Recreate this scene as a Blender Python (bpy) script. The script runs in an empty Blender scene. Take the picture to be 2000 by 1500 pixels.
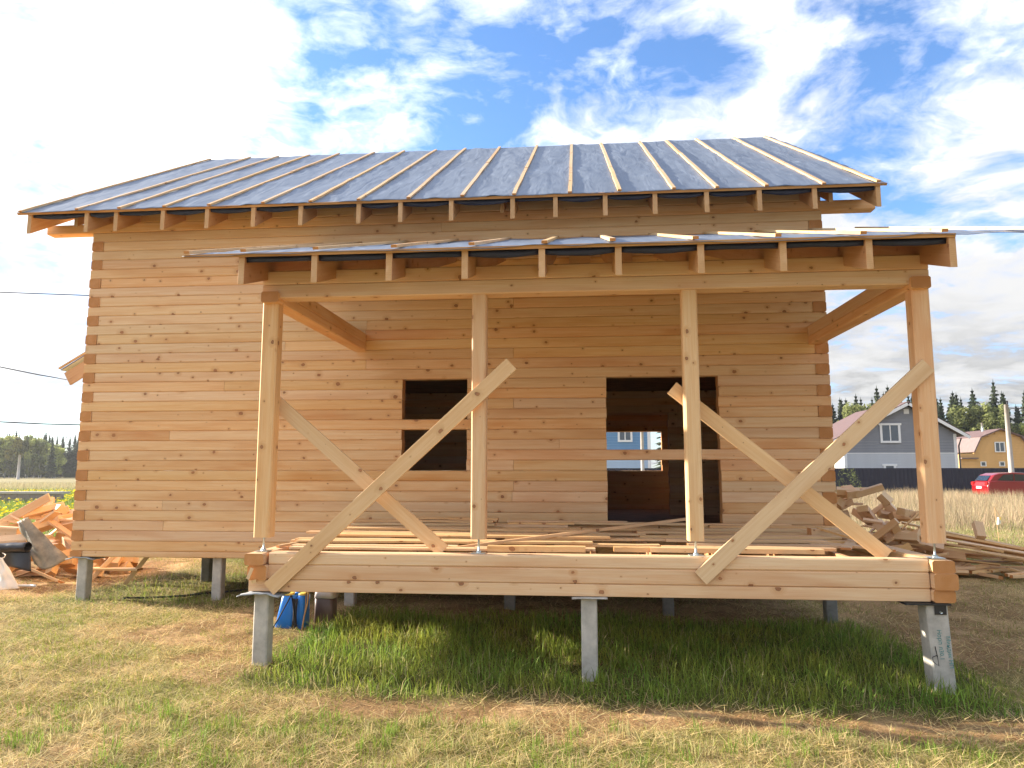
import bpy, bmesh, math, random
import numpy as np
from mathutils import Vector, Matrix, noise as mnoise

random.seed(7); rng = np.random.default_rng(7)
scene = bpy.context.scene
COL = scene.collection
PI = math.pi

# ------------------------------------------------------------------ camera
cam_data = bpy.data.cameras.new("camera"); cam = bpy.data.objects.new("camera", cam_data); COL.objects.link(cam)
scene.camera = cam
cam_data.sensor_width = 36.0; cam_data.lens = 36.0 * 1402.5 / 2000.0
cam_data.clip_end = 3000
YAW, PITCH = 0.0912, 0.12
fwd = Vector((-math.sin(YAW) * math.cos(PITCH), math.cos(YAW) * math.cos(PITCH), math.sin(PITCH)))
cam.location = (3.257, -6.953, 1.172)
cam.rotation_euler = fwd.to_track_quat('-Z', 'Y').to_euler()

# ------------------------------------------------------------------ light
SUN_EL, SUN_A = math.radians(20.5), math.radians(14.0)     # sun low on the left, a little behind the wall plane
sdir = Vector((-math.cos(SUN_A) * math.cos(SUN_EL), math.sin(SUN_A) * math.cos(SUN_EL), math.sin(SUN_EL)))
sl = bpy.data.lights.new("sun", 'SUN'); so = bpy.data.objects.new("sun", sl); COL.objects.link(so)
sl.energy = 3.9; sl.angle = math.radians(0.9); sl.color = (1.0, 0.90, 0.75)
so.rotation_euler = (-sdir).to_track_quat('-Z', 'Y').to_euler(); so.location = (-30, 10, 20)

scene.view_settings.view_transform = 'Standard'; scene.view_settings.look = 'None'
scene.view_settings.exposure = 1.80; scene.view_settings.gamma = 1.0
scene.view_settings.use_curve_mapping = False
scene.render.engine = 'CYCLES'
scene.cycles.max_bounces = 8; scene.cycles.diffuse_bounces = 6; scene.cycles.transparent_max_bounces = 8
scene.cycles.use_denoising = True

class NT:
    """small helper to write node trees"""
    def __init__(s, tree): s.t = tree; s.n = tree.nodes; s.l = tree.links
    def node(s, kind, **kw):
        n = s.n.new(kind)
        for k, v in kw.items(): setattr(n, k, v)
        return n
    def put(s, sock, v):
        if hasattr(v, 'is_linked') or isinstance(v, bpy.types.NodeSocket): s.l.new(v, sock)
        elif v is not None: sock.default_value = v
    def math(s, op, a, b=None, c=None, clamp=False):
        n = s.node('ShaderNodeMath', operation=op, use_clamp=clamp)
        s.put(n.inputs[0], a)
        if b is not None: s.put(n.inputs[1], b)
        if c is not None: s.put(n.inputs[2], c)
        return n.outputs[0]
    def vmath(s, op, a, b=None, out=0):
        n = s.node('ShaderNodeVectorMath', operation=op)
        s.put(n.inputs[0], a)
        if b is not None:
            if op == 'SCALE': s.put(n.inputs['Scale'], b)
            else: s.put(n.inputs[1], b)
        return n.outputs['Value'] if op in ('DOT_PRODUCT', 'LENGTH', 'DISTANCE') else n.outputs[0]
    def mix(s, f, a, b, mode='MIX'):
        n = s.node('ShaderNodeMix', data_type='RGBA', blend_type=mode)
        s.put(n.inputs[0], f); s.put(n.inputs[6], a); s.put(n.inputs[7], b)
        return n.outputs[2]
    def rng(s, v, a, b, c=0.0, d=1.0, smooth=False):
        n = s.node('ShaderNodeMapRange', interpolation_type='SMOOTHSTEP' if smooth else 'LINEAR')
        s.put(n.inputs[0], v); s.put(n.inputs[1], a); s.put(n.inputs[2], b); s.put(n.inputs[3], c); s.put(n.inputs[4], d)
        return n.outputs[0]
    def noise(s, vec, scale, detail=3, rough=0.5, dist=0.0, dim='3D'):
        n = s.node('ShaderNodeTexNoise', noise_dimensions=dim)
        s.put(n.inputs['Vector'], vec); n.inputs['Scale'].default_value = scale
        n.inputs['Detail'].default_value = detail; n.inputs['Roughness'].default_value = rough
        n.inputs['Distortion'].default_value = dist
        return n.outputs[0]
    def mapping(s, vec, scale=(1, 1, 1), loc=(0, 0, 0)):
        n = s.node('ShaderNodeMapping'); s.put(n.inputs[0], vec)
        n.inputs[1].default_value = loc; n.inputs[3].default_value = scale
        return n.outputs[0]
    def comb(s, x, y, z):
        n = s.node('ShaderNodeCombineXYZ'); s.put(n.inputs[0], x); s.put(n.inputs[1], y); s.put(n.inputs[2], z); return n.outputs[0]
    def sep(s, v):
        n = s.node('ShaderNodeSeparateXYZ'); s.put(n.inputs[0], v); return n.outputs

# ------------------------------------------------------------------ sky with clouds
world = bpy.data.worlds.new("World"); scene.world = world; world.use_nodes = True
w = NT(world.node_tree); w.n.clear()
out = w.node('ShaderNodeOutputWorld'); bg = w.node('ShaderNodeBackground'); w.l.new(bg.outputs[0], out.inputs[0])
bg.inputs[1].default_value = 0.105
sky = w.node('ShaderNodeTexSky', sky_type='NISHITA'); sky.sun_disc = False
sky.sun_elevation = SUN_EL; sky.sun_rotation = math.atan2(sdir.x, sdir.y)
sky.altitude = 200; sky.air_density = 1.1; sky.dust_density = 0.6; sky.ozone_density = 3.0
tc = w.node('ShaderNodeTexCoord'); D = tc.outputs['Generated']
dx, dy, dz = w.sep(D)
dzc = w.math('MAXIMUM', dz, 0.0)
inv = w.math('DIVIDE', 1.0, w.math('ADD', dzc, 0.16))
pl = w.comb(w.math('MULTIPLY', dx, inv), w.math('MULTIPLY', dy, inv), 0.0)
wv = w.vmath('SCALE', w.vmath('SUBTRACT', w.node('ShaderNodeTexNoise').outputs[1], (0.5, 0.5, 0.5)), 0.30)
warp_n = [n for n in w.n if n.bl_idname == 'ShaderNodeTexNoise'][-1]; w.l.new(pl, warp_n.inputs['Vector']); warp_n.inputs['Scale'].default_value = 2.2; warp_n.inputs['Detail'].default_value = 4
pw = w.vmath('ADD', pl, wv)
n1 = w.noise(w.mapping(pw, (1, 1, 1), (3.1, 1.7, 0)), 3.2, 12, 0.60, 0.0)
n2 = w.noise(w.mapping(pw, (1, 1, 1), (7.7, 4.2, 0)), 8.5, 10, 0.62, 0.0)
cov = w.math('ADD', w.math('MULTIPLY', n1, 1.25), w.math('MULTIPLY_ADD', n2, 0.75, -0.5))
# broad cloud masses and openings as they stand in this sky: direction, angular radius, amount
BL = [((0, 120), 21, .24), ((520, 380), 11, .10), ((300, 700), 14, .06), ((1300, 520), 13, .09), ((1900, 640), 15, .22), ((1720, 620), 8, .08), ((760, 190), 5.0, .09), ((1200, 250), 5.5, .06), ((1500, 70), 6, .10), ((1480, 170), 5, .05), ((1330, 260), 6, .05),
      ((90, 760), 10, -.03), ((660, 90), 5.5, -.15), ((620, 150), 4.0, -.10), ((900, 245), 4.2, -.16), ((980, 150), 4.2, -.10), ((1100, 110), 5.0, -.10), ((1340, 110), 4.5, -.08), ((1240, 30), 5, -.03), ((1640, 215), 5.0, -.15), ((1600, 330), 4.5, -.14), ((1850, 360), 7.0, -.14), ((1960, 90), 7, .10), ((1760, 60), 3.5, -.05), ((110, 345), 2.4, -.17), ((25, 270), 2.0, -.14), ((485, 285), 1.3, -.22), ((1930, 240), 5, .12), ((60, 480), 3, -.12)]
fc, rt = fwd, fwd.cross(Vector((0, 0, 1))).normalized(); up = rt.cross(fwd)
for (px, py), rad, amt in BL:
    d = (fc + rt * ((px - 1000) / 1402.5) + up * ((750 - py) / 1402.5)).normalized()
    dot = w.vmath('DOT_PRODUCT', D, tuple(d))
    m = w.rng(dot, math.cos(math.radians(rad * 1.15)), 1.0, 0.0, amt * .9, True)
    cov = w.math('ADD', cov, m)
cov = w.math('ADD', cov, w.rng(w.vmath('DOT_PRODUCT', D, tuple(fwd)), 0.55, -0.3, 0.0, 0.14))  # unseen extra cloud cover behind the camera, added to lift the fill light
alpha = w.math('MULTIPLY', w.rng(cov, 0.375, 0.665, 0.0, 1.0), 0.97)
alpha = w.math('POWER', alpha, 1.15)
dens = w.rng(cov, 0.54, 0.80, 0.0, 1.0)
n3 = w.noise(w.mapping(pw, (1, 1, 1), (1.7, 9.2, 0)), 3.0, 8, 0.58, 0.2)
sund = w.vmath('DOT_PRODUCT', D, tuple(sdir))
glow = w.rng(sund, 0.05, 0.95, 0.0, 1.0)
lowgrey = w.math('MULTIPLY', w.rng(dz, 0.36, 0.10, 0.0, 1.0), w.rng(n3, 0.34, 0.56, 0.0, 1.0))
bright = w.math('ADD', 3.5, w.math('MULTIPLY', glow, 2.6))
bright = w.math('MULTIPLY', bright, w.rng(n3, 0.34, 0.64, 0.74, 1.12))
bright = w.math('MULTIPLY', bright, w.math('SUBTRACT', 1.0, w.math('MULTIPLY', lowgrey, 0.55)))
cc = w.mix(dens, (0.86, 0.91, 1.05, 1), (1.0, 0.985, 0.965, 1))
cc = w.vmath('SCALE', cc, bright)
sk = w.mix(1.0, sky.outputs[0], (0.62, 0.74, 0.90, 1), 'MULTIPLY')
w.l.new(w.mix(alpha, sk, cc), bg.inputs[0])

# ------------------------------------------------------------------ materials
MATS = {}
def new_mat(name):
    m = bpy.data.materials.new(name); m.use_nodes = True; t = NT(m.node_tree); t.n.clear()
    o = t.node('ShaderNodeOutputMaterial'); b = t.node('ShaderNodeBsdfPrincipled'); t.l.new(b.outputs[0], o.inputs[0])
    MATS[name] = m
    return m, t, b, o

def wood(name, pale, mid, red, knots=1.0, spread=1.0, endc=(0.56, 0.255, 0.085), rough=0.62):
    m, t, b, o = new_mat(name)
    tcn = t.node('ShaderNodeTexCoord'); oi = t.node('ShaderNodeObjectInfo')
    R = oi.outputs['Random']
    off = t.comb(t.math('MULTIPLY', R, 61.0), t.math('MULTIPLY', R, 23.0), t.math('MULTIPLY', R, 37.0))
    P0 = t.vmath('ADD', tcn.outputs['Object'], off)
    px, py, pz = t.sep(P0)
    uv = t.comb(t.math('MULTIPLY', px, 0.78), t.math('ADD', py, pz), 0.0)
    vo = t.node('ShaderNodeTexVoronoi', voronoi_dimensions='2D', feature='F1'); t.l.new(uv, vo.inputs['Vector']); vo.inputs['Scale'].default_value = 4.8
    vo.inputs['Randomness'].default_value = 1.0
    wob = t.math('MULTIPLY', t.math('SUBTRACT', t.noise(P0, 40, 2), 0.5), 0.10)
    dk = t.math('ADD', vo.outputs['Distance'], wob)
    cr, cg, cb = t.sep(vo.outputs['Color'])
    few = t.math('FRACT', t.math('MULTIPLY', R, 7.77))
    crp = t.math('POWER', t.rng(cr, 0.15, 1.0), 2.2)
    rad = t.math('MULTIPLY', t.math('MULTIPLY_ADD', crp, 0.112 * knots, 0.009), t.rng(few, 0.0, 1.0, 0.62, 1.12))
    rad = t.math('MULTIPLY', rad, t.math('GREATER_THAN', t.sep(vo.outputs['Color'])[2], 0.12))
    near = t.rng(t.math('DIVIDE', vo.outputs['Distance'], t.math('MAXIMUM', rad, 0.001)), 1.0, 3.6, 1.0, 0.0, True)
    near = t.math('MULTIPLY', near, t.rng(rad, 0.0, 0.02))
    # grain
    gp = t.comb(t.math('MULTIPLY', px, 0.9), t.math('ADD', t.math('MULTIPLY', py, 26.0), t.math('MULTIPLY', near, 1.3)), t.math('ADD', t.math('MULTIPLY', pz, 26.0), t.math('MULTIPLY', near, 1.3)))
    g1 = t.noise(gp, 1.0, 4, 0.6, 0.7)
    gf = t.noise(t.vmath('MULTIPLY', gp, (3.0, 6.0, 6.0)), 1.0, 3, 0.6, 0.2)
    big = t.noise(t.mapping(P0, (0.55, 4.0, 4.0)), 1.0, 3, 0.55, 0.3)
    c = t.mix(t.rng(g1, 0.36, 0.66), pale, mid)
    c = t.mix(t.math('MULTIPLY', t.rng(big, 0.50, 0.74), 0.75), c, red)
    c = t.mix(t.math('MULTIPLY', t.rng(gf, 0.50, 0.72), 0.42), c, red)
    # piece to piece difference
    hs = t.node('ShaderNodeHueSaturation')
    t.put(hs.inputs['Hue'], t.rng(R, 0, 1, 0.5 - 0.008 * spread, 0.5 + 0.003 * spread))
    r2 = t.math('FRACT', t.math('MULTIPLY', R, 17.31))
    t.put(hs.inputs['Value'], t.rng(r2, 0, 1, 1.0 - 0.09 * spread, 1.0 + 0.06 * spread))
    r3 = t.math('FRACT', t.math('MULTIPLY', R, 41.7))
    t.put(hs.inputs['Saturation'], t.rng(r3, 0, 1, 1.0 - 0.12 * spread, 1.0 + 0.10 * spread))
    t.l.new(c, hs.inputs['Color']); c = hs.outputs[0]
    c = t.mix(t.math('MULTIPLY', near, 0.35), c, (red[0] * .8, red[1] * .75, red[2] * .7, 1))
    inn = t.rng(dk, t.math('SUBTRACT', rad, 0.012), rad, 1.0, 0.0, True)
    core = t.rng(dk, t.math('SUBTRACT', rad, 0.035), t.math('SUBTRACT', rad, 0.012), 1.0, 0.0, True)
    kc = t.mix(t.rng(cg, 0.2, 0.9), (0.33, 0.135, 0.05, 1), (0.15, 0.06, 0.028, 1))
    kc = t.mix(t.math('MULTIPLY', core, 0.55), kc, (0.45, 0.20, 0.09, 1))
    c = t.mix(t.math('MULTIPLY', inn, 0.92), c, kc)
    # end grain
    nx = t.math('ABSOLUTE', t.sep(tcn.outputs['Normal'])[0])
    isend = t.rng(nx, 0.72, 0.82)
    ry = t.math('ADD', t.sep(tcn.outputs['Object'])[1], t.math('MULTIPLY', R, 0.06)); rz = t.math('ADD', t.sep(tcn.outputs['Object'])[2], t.math('SUBTRACT', 0.03, t.math('MULTIPLY', r2, 0.08)))
    ring = t.math('SQRT', t.math('ADD', t.math('MULTIPLY', ry, ry), t.math('MULTIPLY', rz, rz)))
    ring = t.math('ADD', t.math('MULTIPLY', ring, 420.0), t.math('MULTIPLY', t.noise(P0, 12, 3), 9.0))
    rs = t.math('MULTIPLY', t.math('ADD', t.math('SINE', ring), 1.0), 0.5)
    ec = t.mix(t.math('MULTIPLY', rs, 0.35), endc + (1,), (endc[0] * .66, endc[1] * .58, endc[2] * .5, 1))
    ec = t.mix(t.math('MULTIPLY', t.rng(t.noise(P0, 9, 3), .45, .7), .5), ec, (endc[0] * 1.2, endc[1] * 1.35, endc[2] * 1.8, 1))
    ec = t.mix(t.rng(r3, 0.2, 1.0, 0.0, 0.45), ec, (endc[0] * .7, endc[1] * .7, endc[2] * .75, 1))
    c = t.mix(isend, c, ec)
    t.l.new(c, b.inputs['Base Color'])
    b.inputs['Roughness'].default_value = rough; b.inputs['Specular IOR Level'].default_value = 0.28
    bp = t.node('ShaderNodeBump'); bp.inputs['Strength'].default_value = 0.25; bp.inputs['Distance'].default_value = 0.004
    t.l.new(t.math('ADD', gf, t.math('MULTIPLY', g1, .7)), bp.inputs['Height']); t.l.new(bp.outputs[0], b.inputs['Normal'])
    return m
PALE, MID, RED = (0.80, 0.555, 0.31, 1), (0.76, 0.47, 0.23, 1), (0.62, 0.30, 0.115, 1)
wood("pine_log", PALE, MID, RED)
wood("pine_board", (0.76, 0.535, 0.29, 1), (0.70, 0.455, 0.22, 1), (0.60, 0.34, 0.14, 1), 0.95, 0.9)
wood("pine_rafter", (0.62, 0.36, 0.165, 1), (0.56, 0.29, 0.12, 1), (0.48, 0.21, 0.07, 1), 0.8, 0.8, (0.60, 0.36, 0.165))  # darker, warmer pine: the shade under the eaves is put into its colour
wood("pine_scrap", (0.74, 0.52, 0.29, 1), (0.68, 0.44, 0.22, 1), (0.62, 0.36, 0.17, 1), 0.9, 1.3, (0.66, 0.44, 0.23))

def plain(name, col, rough=0.6, spec=0.3, noise_amt=0.12, nscale=6.0, metal=0.0, bump=0.0, detail=4, coat=0.0):
    m, t, b, o = new_mat(name)
    tcn = t.node('ShaderNodeTexCoord'); n = t.noise(tcn.outputs['Object'], nscale, detail, 0.6)
    dark = tuple(c * (1 - noise_amt * 1.5) for c in col) + (1,); light = tuple(min(1, c * (1 + noise_amt)) for c in col) + (1,)
    t.l.new(t.mix(t.rng(n, 0.3, 0.7), dark, light), b.inputs['Base Color'])
    b.inputs['Roughness'].default_value = rough; b.inputs['Specular IOR Level'].default_value = spec; b.inputs['Metallic'].default_value = metal
    b.inputs['Coat Weight'].default_value = coat
    if bump:
        bp = t.node('ShaderNodeBump'); bp.inputs['Strength'].default_value = bump; bp.inputs['Distance'].default_value = 0.01
        t.l.new(t.noise(tcn.outputs['Object'], nscale * 6, 5, .65), bp.inputs['Height']); t.l.new(bp.outputs[0], b.inputs['Normal'])
    return m
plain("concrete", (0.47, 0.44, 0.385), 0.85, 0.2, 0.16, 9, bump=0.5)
plain("concrete_shaded", (0.22, 0.22, 0.20), 0.85, 0.2, 0.2, 9, bump=0.5)  # darker copy of concrete, shade under the cabin put into its colour
plain("roof_felt", (0.36, 0.38, 0.39), 0.7, 0.3, 0.15, 14, bump=0.4)
plain("felt_brown", (0.24, 0.20, 0.13), 0.55, 0.4, 0.30, 5, bump=0.7)
plain("black_plastic", (0.02, 0.02, 0.024), 0.35, 0.5, 0.2, 8, bump=0.3)
plain("black_rubber", (0.015, 0.015, 0.02), 0.6, 0.4)
plain("zinc", (0.62, 0.68, 0.66), 0.35, 0.5, 0.08, 20, metal=0.85)
plain("blue_plastic", (0.012, 0.20, 0.72), 0.32, 0.5, 0.06, 5)
plain("yellow_plastic", (0.75, 0.58, 0.12), 0.4, 0.5, 0.05, 5)
plain("brown_plastic", (0.13, 0.085, 0.075), 0.4, 0.5, 0.1, 5)
plain("white_plastic", (0.62, 0.54, 0.50), 0.45, 0.4, 0.06, 5)
plain("white_film", (0.80, 0.76, 0.68), 0.5, 0.4, 0.05, 3, bump=0.4)
plain("hose", (0.50, 0.28, 0.12), 0.5, 0.4)
plain("white_paint", (0.80, 0.80, 0.80), 0.6, 0.3, 0.03)
plain("house_grey", (0.25, 0.26, 0.29), 0.75, 0.2, 0.05, 1.5)
plain("house_pale", (0.52, 0.54, 0.58), 0.75, 0.2, 0.04, 1.5)
plain("house_blue", (0.16, 0.30, 0.50), 0.75, 0.2, 0.04, 1.5)
plain("house_pale_blue", (0.42, 0.54, 0.70), 0.75, 0.2, 0.04, 1.5)
plain("house_yellow", (0.66, 0.40, 0.17), 0.75, 0.2, 0.07, 1.5)
plain("roof_brown", (0.16, 0.10, 0.09), 0.6, 0.3, 0.08, 3)
plain("roof_mauve", (0.20, 0.145, 0.135), 0.6, 0.3, 0.08, 3)
plain("fence_navy", (0.028, 0.029, 0.045), 0.55, 0.35, 0.1, 3)
plain("window_glass", (0.10, 0.12, 0.15), 0.12, 0.6, 0.1, 2)
plain("car_paint", (0.24, 0.004, 0.008), 0.28, 0.5, 0.02, 3, coat=0.6)
plain("car_glass", (0.02, 0.025, 0.03), 0.08, 0.7, 0.05, 2)
plain("tail_red", (0.5, 0.02, 0.02), 0.2, 0.5, 0.02, 3)
plain("bark", (0.10, 0.075, 0.055), 0.9, 0.1, 0.25, 4)
plain("birch_bark", (0.55, 0.53, 0.48), 0.8, 0.1, 0.25, 3)
plain("block_grey", (0.30, 0.26, 0.235), 0.9, 0.1, 0.12, 3, bump=.3)
plain("slab_pale", (0.45, 0.42, 0.38), 0.85, 0.1, 0.08, 3)
plain("cable", (0.03, 0.03, 0.035), 0.5, 0.3)
plain("teal_ink", (0.12, 0.30, 0.29), 0.8, 0.1, 0.35, 30)
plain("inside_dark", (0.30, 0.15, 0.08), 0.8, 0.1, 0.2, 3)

def film(name, top):
    m, t, b, o = new_mat(name)
    tcn = t.node('ShaderNodeTexCoord'); P0 = tcn.outputs['Object']
    n = t.noise(t.mapping(P0, (1.0, 1.0, 1.0)), 0.9, 5, .6)
    n2 = t.noise(t.mapping(P0, (6.0, 1.2, 1.2)), 1.4, 5, .65, 0.6)
    c = t.mix(t.rng(n, .35, .7), tuple(x * .95 for x in top) + (1,), tuple(min(1, x * 1.05) for x in top) + (1,))
    c = t.mix(t.math('MULTIPLY', t.rng(n2, .60, .72), .25), c, (0.62, 0.68, 0.76, 1))
    geo = t.node('ShaderNodeNewGeometry')
    t.l.new(c, b.inputs['Base Color']); b.inputs['Roughness'].default_value = 0.45; b.inputs['Specular IOR Level'].default_value = 0.35
    bp = t.node('ShaderNodeBump'); bp.inputs['Strength'].default_value = 0.38; bp.inputs['Distance'].default_value = 0.05
    t.l.new(t.noise(t.mapping(P0, (3.2, .55, .55)), 1.5, 3, .5, 1.0), bp.inputs['Height']); t.l.new(bp.outputs[0], b.inputs['Normal'])
film("membrane_top", (0.155, 0.185, 0.235))
plain("membrane_under", (0.022, 0.026, 0.05), 0.5, 0.4, 0.2, 5)

def foliage(name, transl=0.35, rough=0.6):
    m, t, b, o = new_mat(name)
    at = t.node('ShaderNodeAttribute', attribute_name='Col')
    t.l.new(at.outputs['Color'], b.inputs['Base Color']); b.inputs['Roughness'].default_value = rough; b.inputs['Specular IOR Level'].default_value = 0.2
    tr = t.node('ShaderNodeBsdfTranslucent'); t.l.new(at.outputs['Color'], tr.inputs[0])
    mx = t.node('ShaderNodeMixShader'); mx.inputs[0].default_value = transl
    t.l.new(b.outputs[0], mx.inputs[1]); t.l.new(tr.outputs[0], mx.inputs[2]); t.l.new(mx.outputs[0], o.inputs[0])
foliage("grass_blade", 0.4); foliage("leaf", 0.5); foliage("needle", 0.15)

def ground_mat():
    m, t, b, o = new_mat("soil")
    at = t.node('ShaderNodeAttribute', attribute_name='Col'); tcn = t.node('ShaderNodeTexCoord'); P0 = tcn.outputs['Object']
    n = t.noise(P0, 14, 6, .7, .4); n2 = t.noise(P0, 60, 4, .7); n3 = t.noise(P0, 0.35, 5, .6)
    k = t.math('MULTIPLY', t.rng(n, .3, .7, .65, 1.35), t.rng(n2, .3, .7, .72, 1.28))
    k = t.math('MULTIPLY', k, t.rng(n3, .3, .7, .85, 1.15))
    t.l.new(t.vmath('SCALE', at.outputs['Color'], k), b.inputs['Base Color'])
    b.inputs['Roughness'].default_value = 0.95; b.inputs['Specular IOR Level'].default_value = 0.1
    bp = t.node('ShaderNodeBump'); bp.inputs['Strength'].default_value = 0.8; bp.inputs['Distance'].default_value = 0.03
    t.l.new(t.math('ADD', n, t.math('MULTIPLY', n2, .5)), bp.inputs['Height']); t.l.new(bp.outputs[0], b.inputs['Normal'])
ground_mat()

# ------------------------------------------------------------------ object helpers
def tag(o, label=None, cat=None, group=None, kind=None):
    if label: o['label'] = label
    if cat: o['category'] = cat
    if group: o['group'] = group
    if kind: o['kind'] = kind
    return o
def empty(name, loc, label, cat, group=None):
    o = bpy.data.objects.new(name, None); COL.objects.link(o); o.location = loc; o.empty_display_size = 0.1
    return tag(o, label, cat, group)
def link(name, me, mat, parent=None, M=None):
    """M is the world matrix (parents are unrotated unless moved afterwards)"""
    o = bpy.data.objects.new(name, me); COL.objects.link(o)
    if mat is not None and not me.materials: me.materials.append(MATS[mat])
    M = M or Matrix.Identity(4)
    if parent is not None:
        o.parent = parent
        off = Vector((0, 0, 0)); q = parent
        while q is not None: off += q.location if q.type == 'EMPTY' or True else off; q = q.parent
        if parent.rotation_euler[:] != (0.0, 0.0, 0.0):
            M = (Matrix.Translation(parent.location) @ parent.rotation_euler.to_matrix().to_4x4()).inverted() @ M
            o.matrix_basis = M
        else:
            o.matrix_basis = Matrix.Translation(-off) @ M
    else:
        o.matrix_basis = M
    return o
def mesh(name, verts, faces, smooth=False):
    me = bpy.data.meshes.new(name); me.from_pydata(verts, [], faces); me.update()
    if smooth: me.polygons.foreach_set('use_smooth', [True] * len(me.polygons))
    return me
PRISM = {}
def prism_mesh(L, wd, ht, ch=0.0, segs=1, jit=0.0):
    """bar along +x, section wd (y) by ht (z), chamfered; x from 0 to L"""
    key = (round(L, 3), round(wd, 4), round(ht, 4), round(ch, 4), segs)
    if not jit and key in PRISM: return PRISM[key]
    a, b2 = wd / 2, ht / 2
    if ch: sec = [(-a + ch, -b2), (a - ch, -b2), (a, -b2 + ch), (a, b2 - ch), (a - ch, b2), (-a + ch, b2), (-a, b2 - ch), (-a, -b2 + ch)]
    else: sec = [(-a, -b2), (a, -b2), (a, b2), (-a, b2)]
    n = len(sec); v = []; f = []
    for i in range(segs + 1):
        x = L * i / segs
        dy_, dz_ = (random.uniform(-jit, jit), random.uniform(-jit, jit)) if jit else (0, 0)
        v += [(x, y + dy_, z + dz_) for y, z in sec]
        if i:
            for k in range(n):
                f.append(((i - 1) * n + k, (i - 1) * n + (k + 1) % n, i * n + (k + 1) % n, i * n + k))
    f.append(tuple(range(n))[::-1]); f.append(tuple(segs * n + k for k in range(n)))
    f = [tuple(reversed(q)) for q in f]
    me = mesh("bar", v, f); bm = bmesh.new(); bm.from_mesh(me); bmesh.ops.recalc_face_normals(bm, faces=bm.faces); bm.to_mesh(me); bm.free()
    if not jit: PRISM[key] = me
    return me
def frame(p0, xdir, up=(0, 0, 1), twist=0.0):
    x = Vector(xdir).normalized(); u = Vector(up)
    if abs(x.dot(u.normalized())) > 0.999: u = Vector((0, 1, 0))
    y = u.cross(x).normalized(); z = x.cross(y)
    M = Matrix((x, y, z)).transposed().to_4x4()
    if twist: M = M @ Matrix.Rotation(twist, 4, 'X')
    return Matrix.Translation(Vector(p0)) @ M
def bar(name, p0, p1, wd, ht, mat, parent=None, ch=0.0, up=(0, 0, 1), twist=0.0, segs=1, jit=0.0):
    """bar whose axis runs p0 -> p1; one mesh per material"""
    p0, p1 = Vector(p0), Vector(p1); L = (p1 - p0).length
    me = prism_mesh(L, wd, ht, ch, segs, jit)
    if me.materials and me.materials[0] != MATS[mat]: me = me.copy(); me.materials.clear()
    return link(name, me, mat, parent, frame(p0, p1 - p0, up, twist))
def box(name, lo, hi, mat, parent=None, ch=0.0):
    """axis aligned box with its grain along x"""
    lo, hi = Vector(lo), Vector(hi)
    c = (lo + hi) / 2
    return bar(name, (lo.x, c.y, c.z), (hi.x, c.y, c.z), hi.y - lo.y, hi.z - lo.z, mat, parent, ch)
def tube_mesh(pts, r, n=6, closed_ends=True):
    pts = [Vector(p) for p in pts]; v = []; f = []
    rs = r if isinstance(r, (list, tuple)) else [r] * len(pts)
    for i, p in enumerate(pts):
        d = (pts[min(i + 1, len(pts) - 1)] - pts[max(i - 1, 0)]).normalized()
        u = Vector((0, 0, 1)) if abs(d.z) < .95 else Vector((1, 0, 0))
        a = d.cross(u).normalized(); b2 = d.cross(a)
        for k in range(n):
            t = 2 * PI * k / n; v.append(p + (a * math.cos(t) + b2 * math.sin(t)) * rs[i])
        if i:
            for k in range(n): f.append(((i - 1) * n + k, (i - 1) * n + (k + 1) % n, i * n + (k + 1) % n, i * n + k))
    if closed_ends: f.append(tuple(range(n))); f.append(tuple(reversed([(len(pts) - 1) * n + k for k in range(n)])))
    return mesh("tube", v, f, True)
def tube(name, pts, r, mat, parent=None, n=6): return link(name, tube_mesh(pts, r, n), mat, parent)
def poly_prism(name, outline, y0, y1, mat, parent=None):
    """outline of (x, z) extruded from y0 to y1"""
    n = len(outline); v = [(x, y0, z) for x, z in outline] + [(x, y1, z) for x, z in outline]
    f = [tuple(range(n)), tuple(range(2 * n - 1, n - 1, -1))] + [(k, k + n, (k + 1) % n + n, (k + 1) % n) for k in range(n)]
    me = mesh(name, v, f); bm = bmesh.new(); bm.from_mesh(me); bmesh.ops.recalc_face_normals(bm, faces=bm.faces); bm.to_mesh(me); bm.free()
    return link(name, me, mat, parent)
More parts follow.
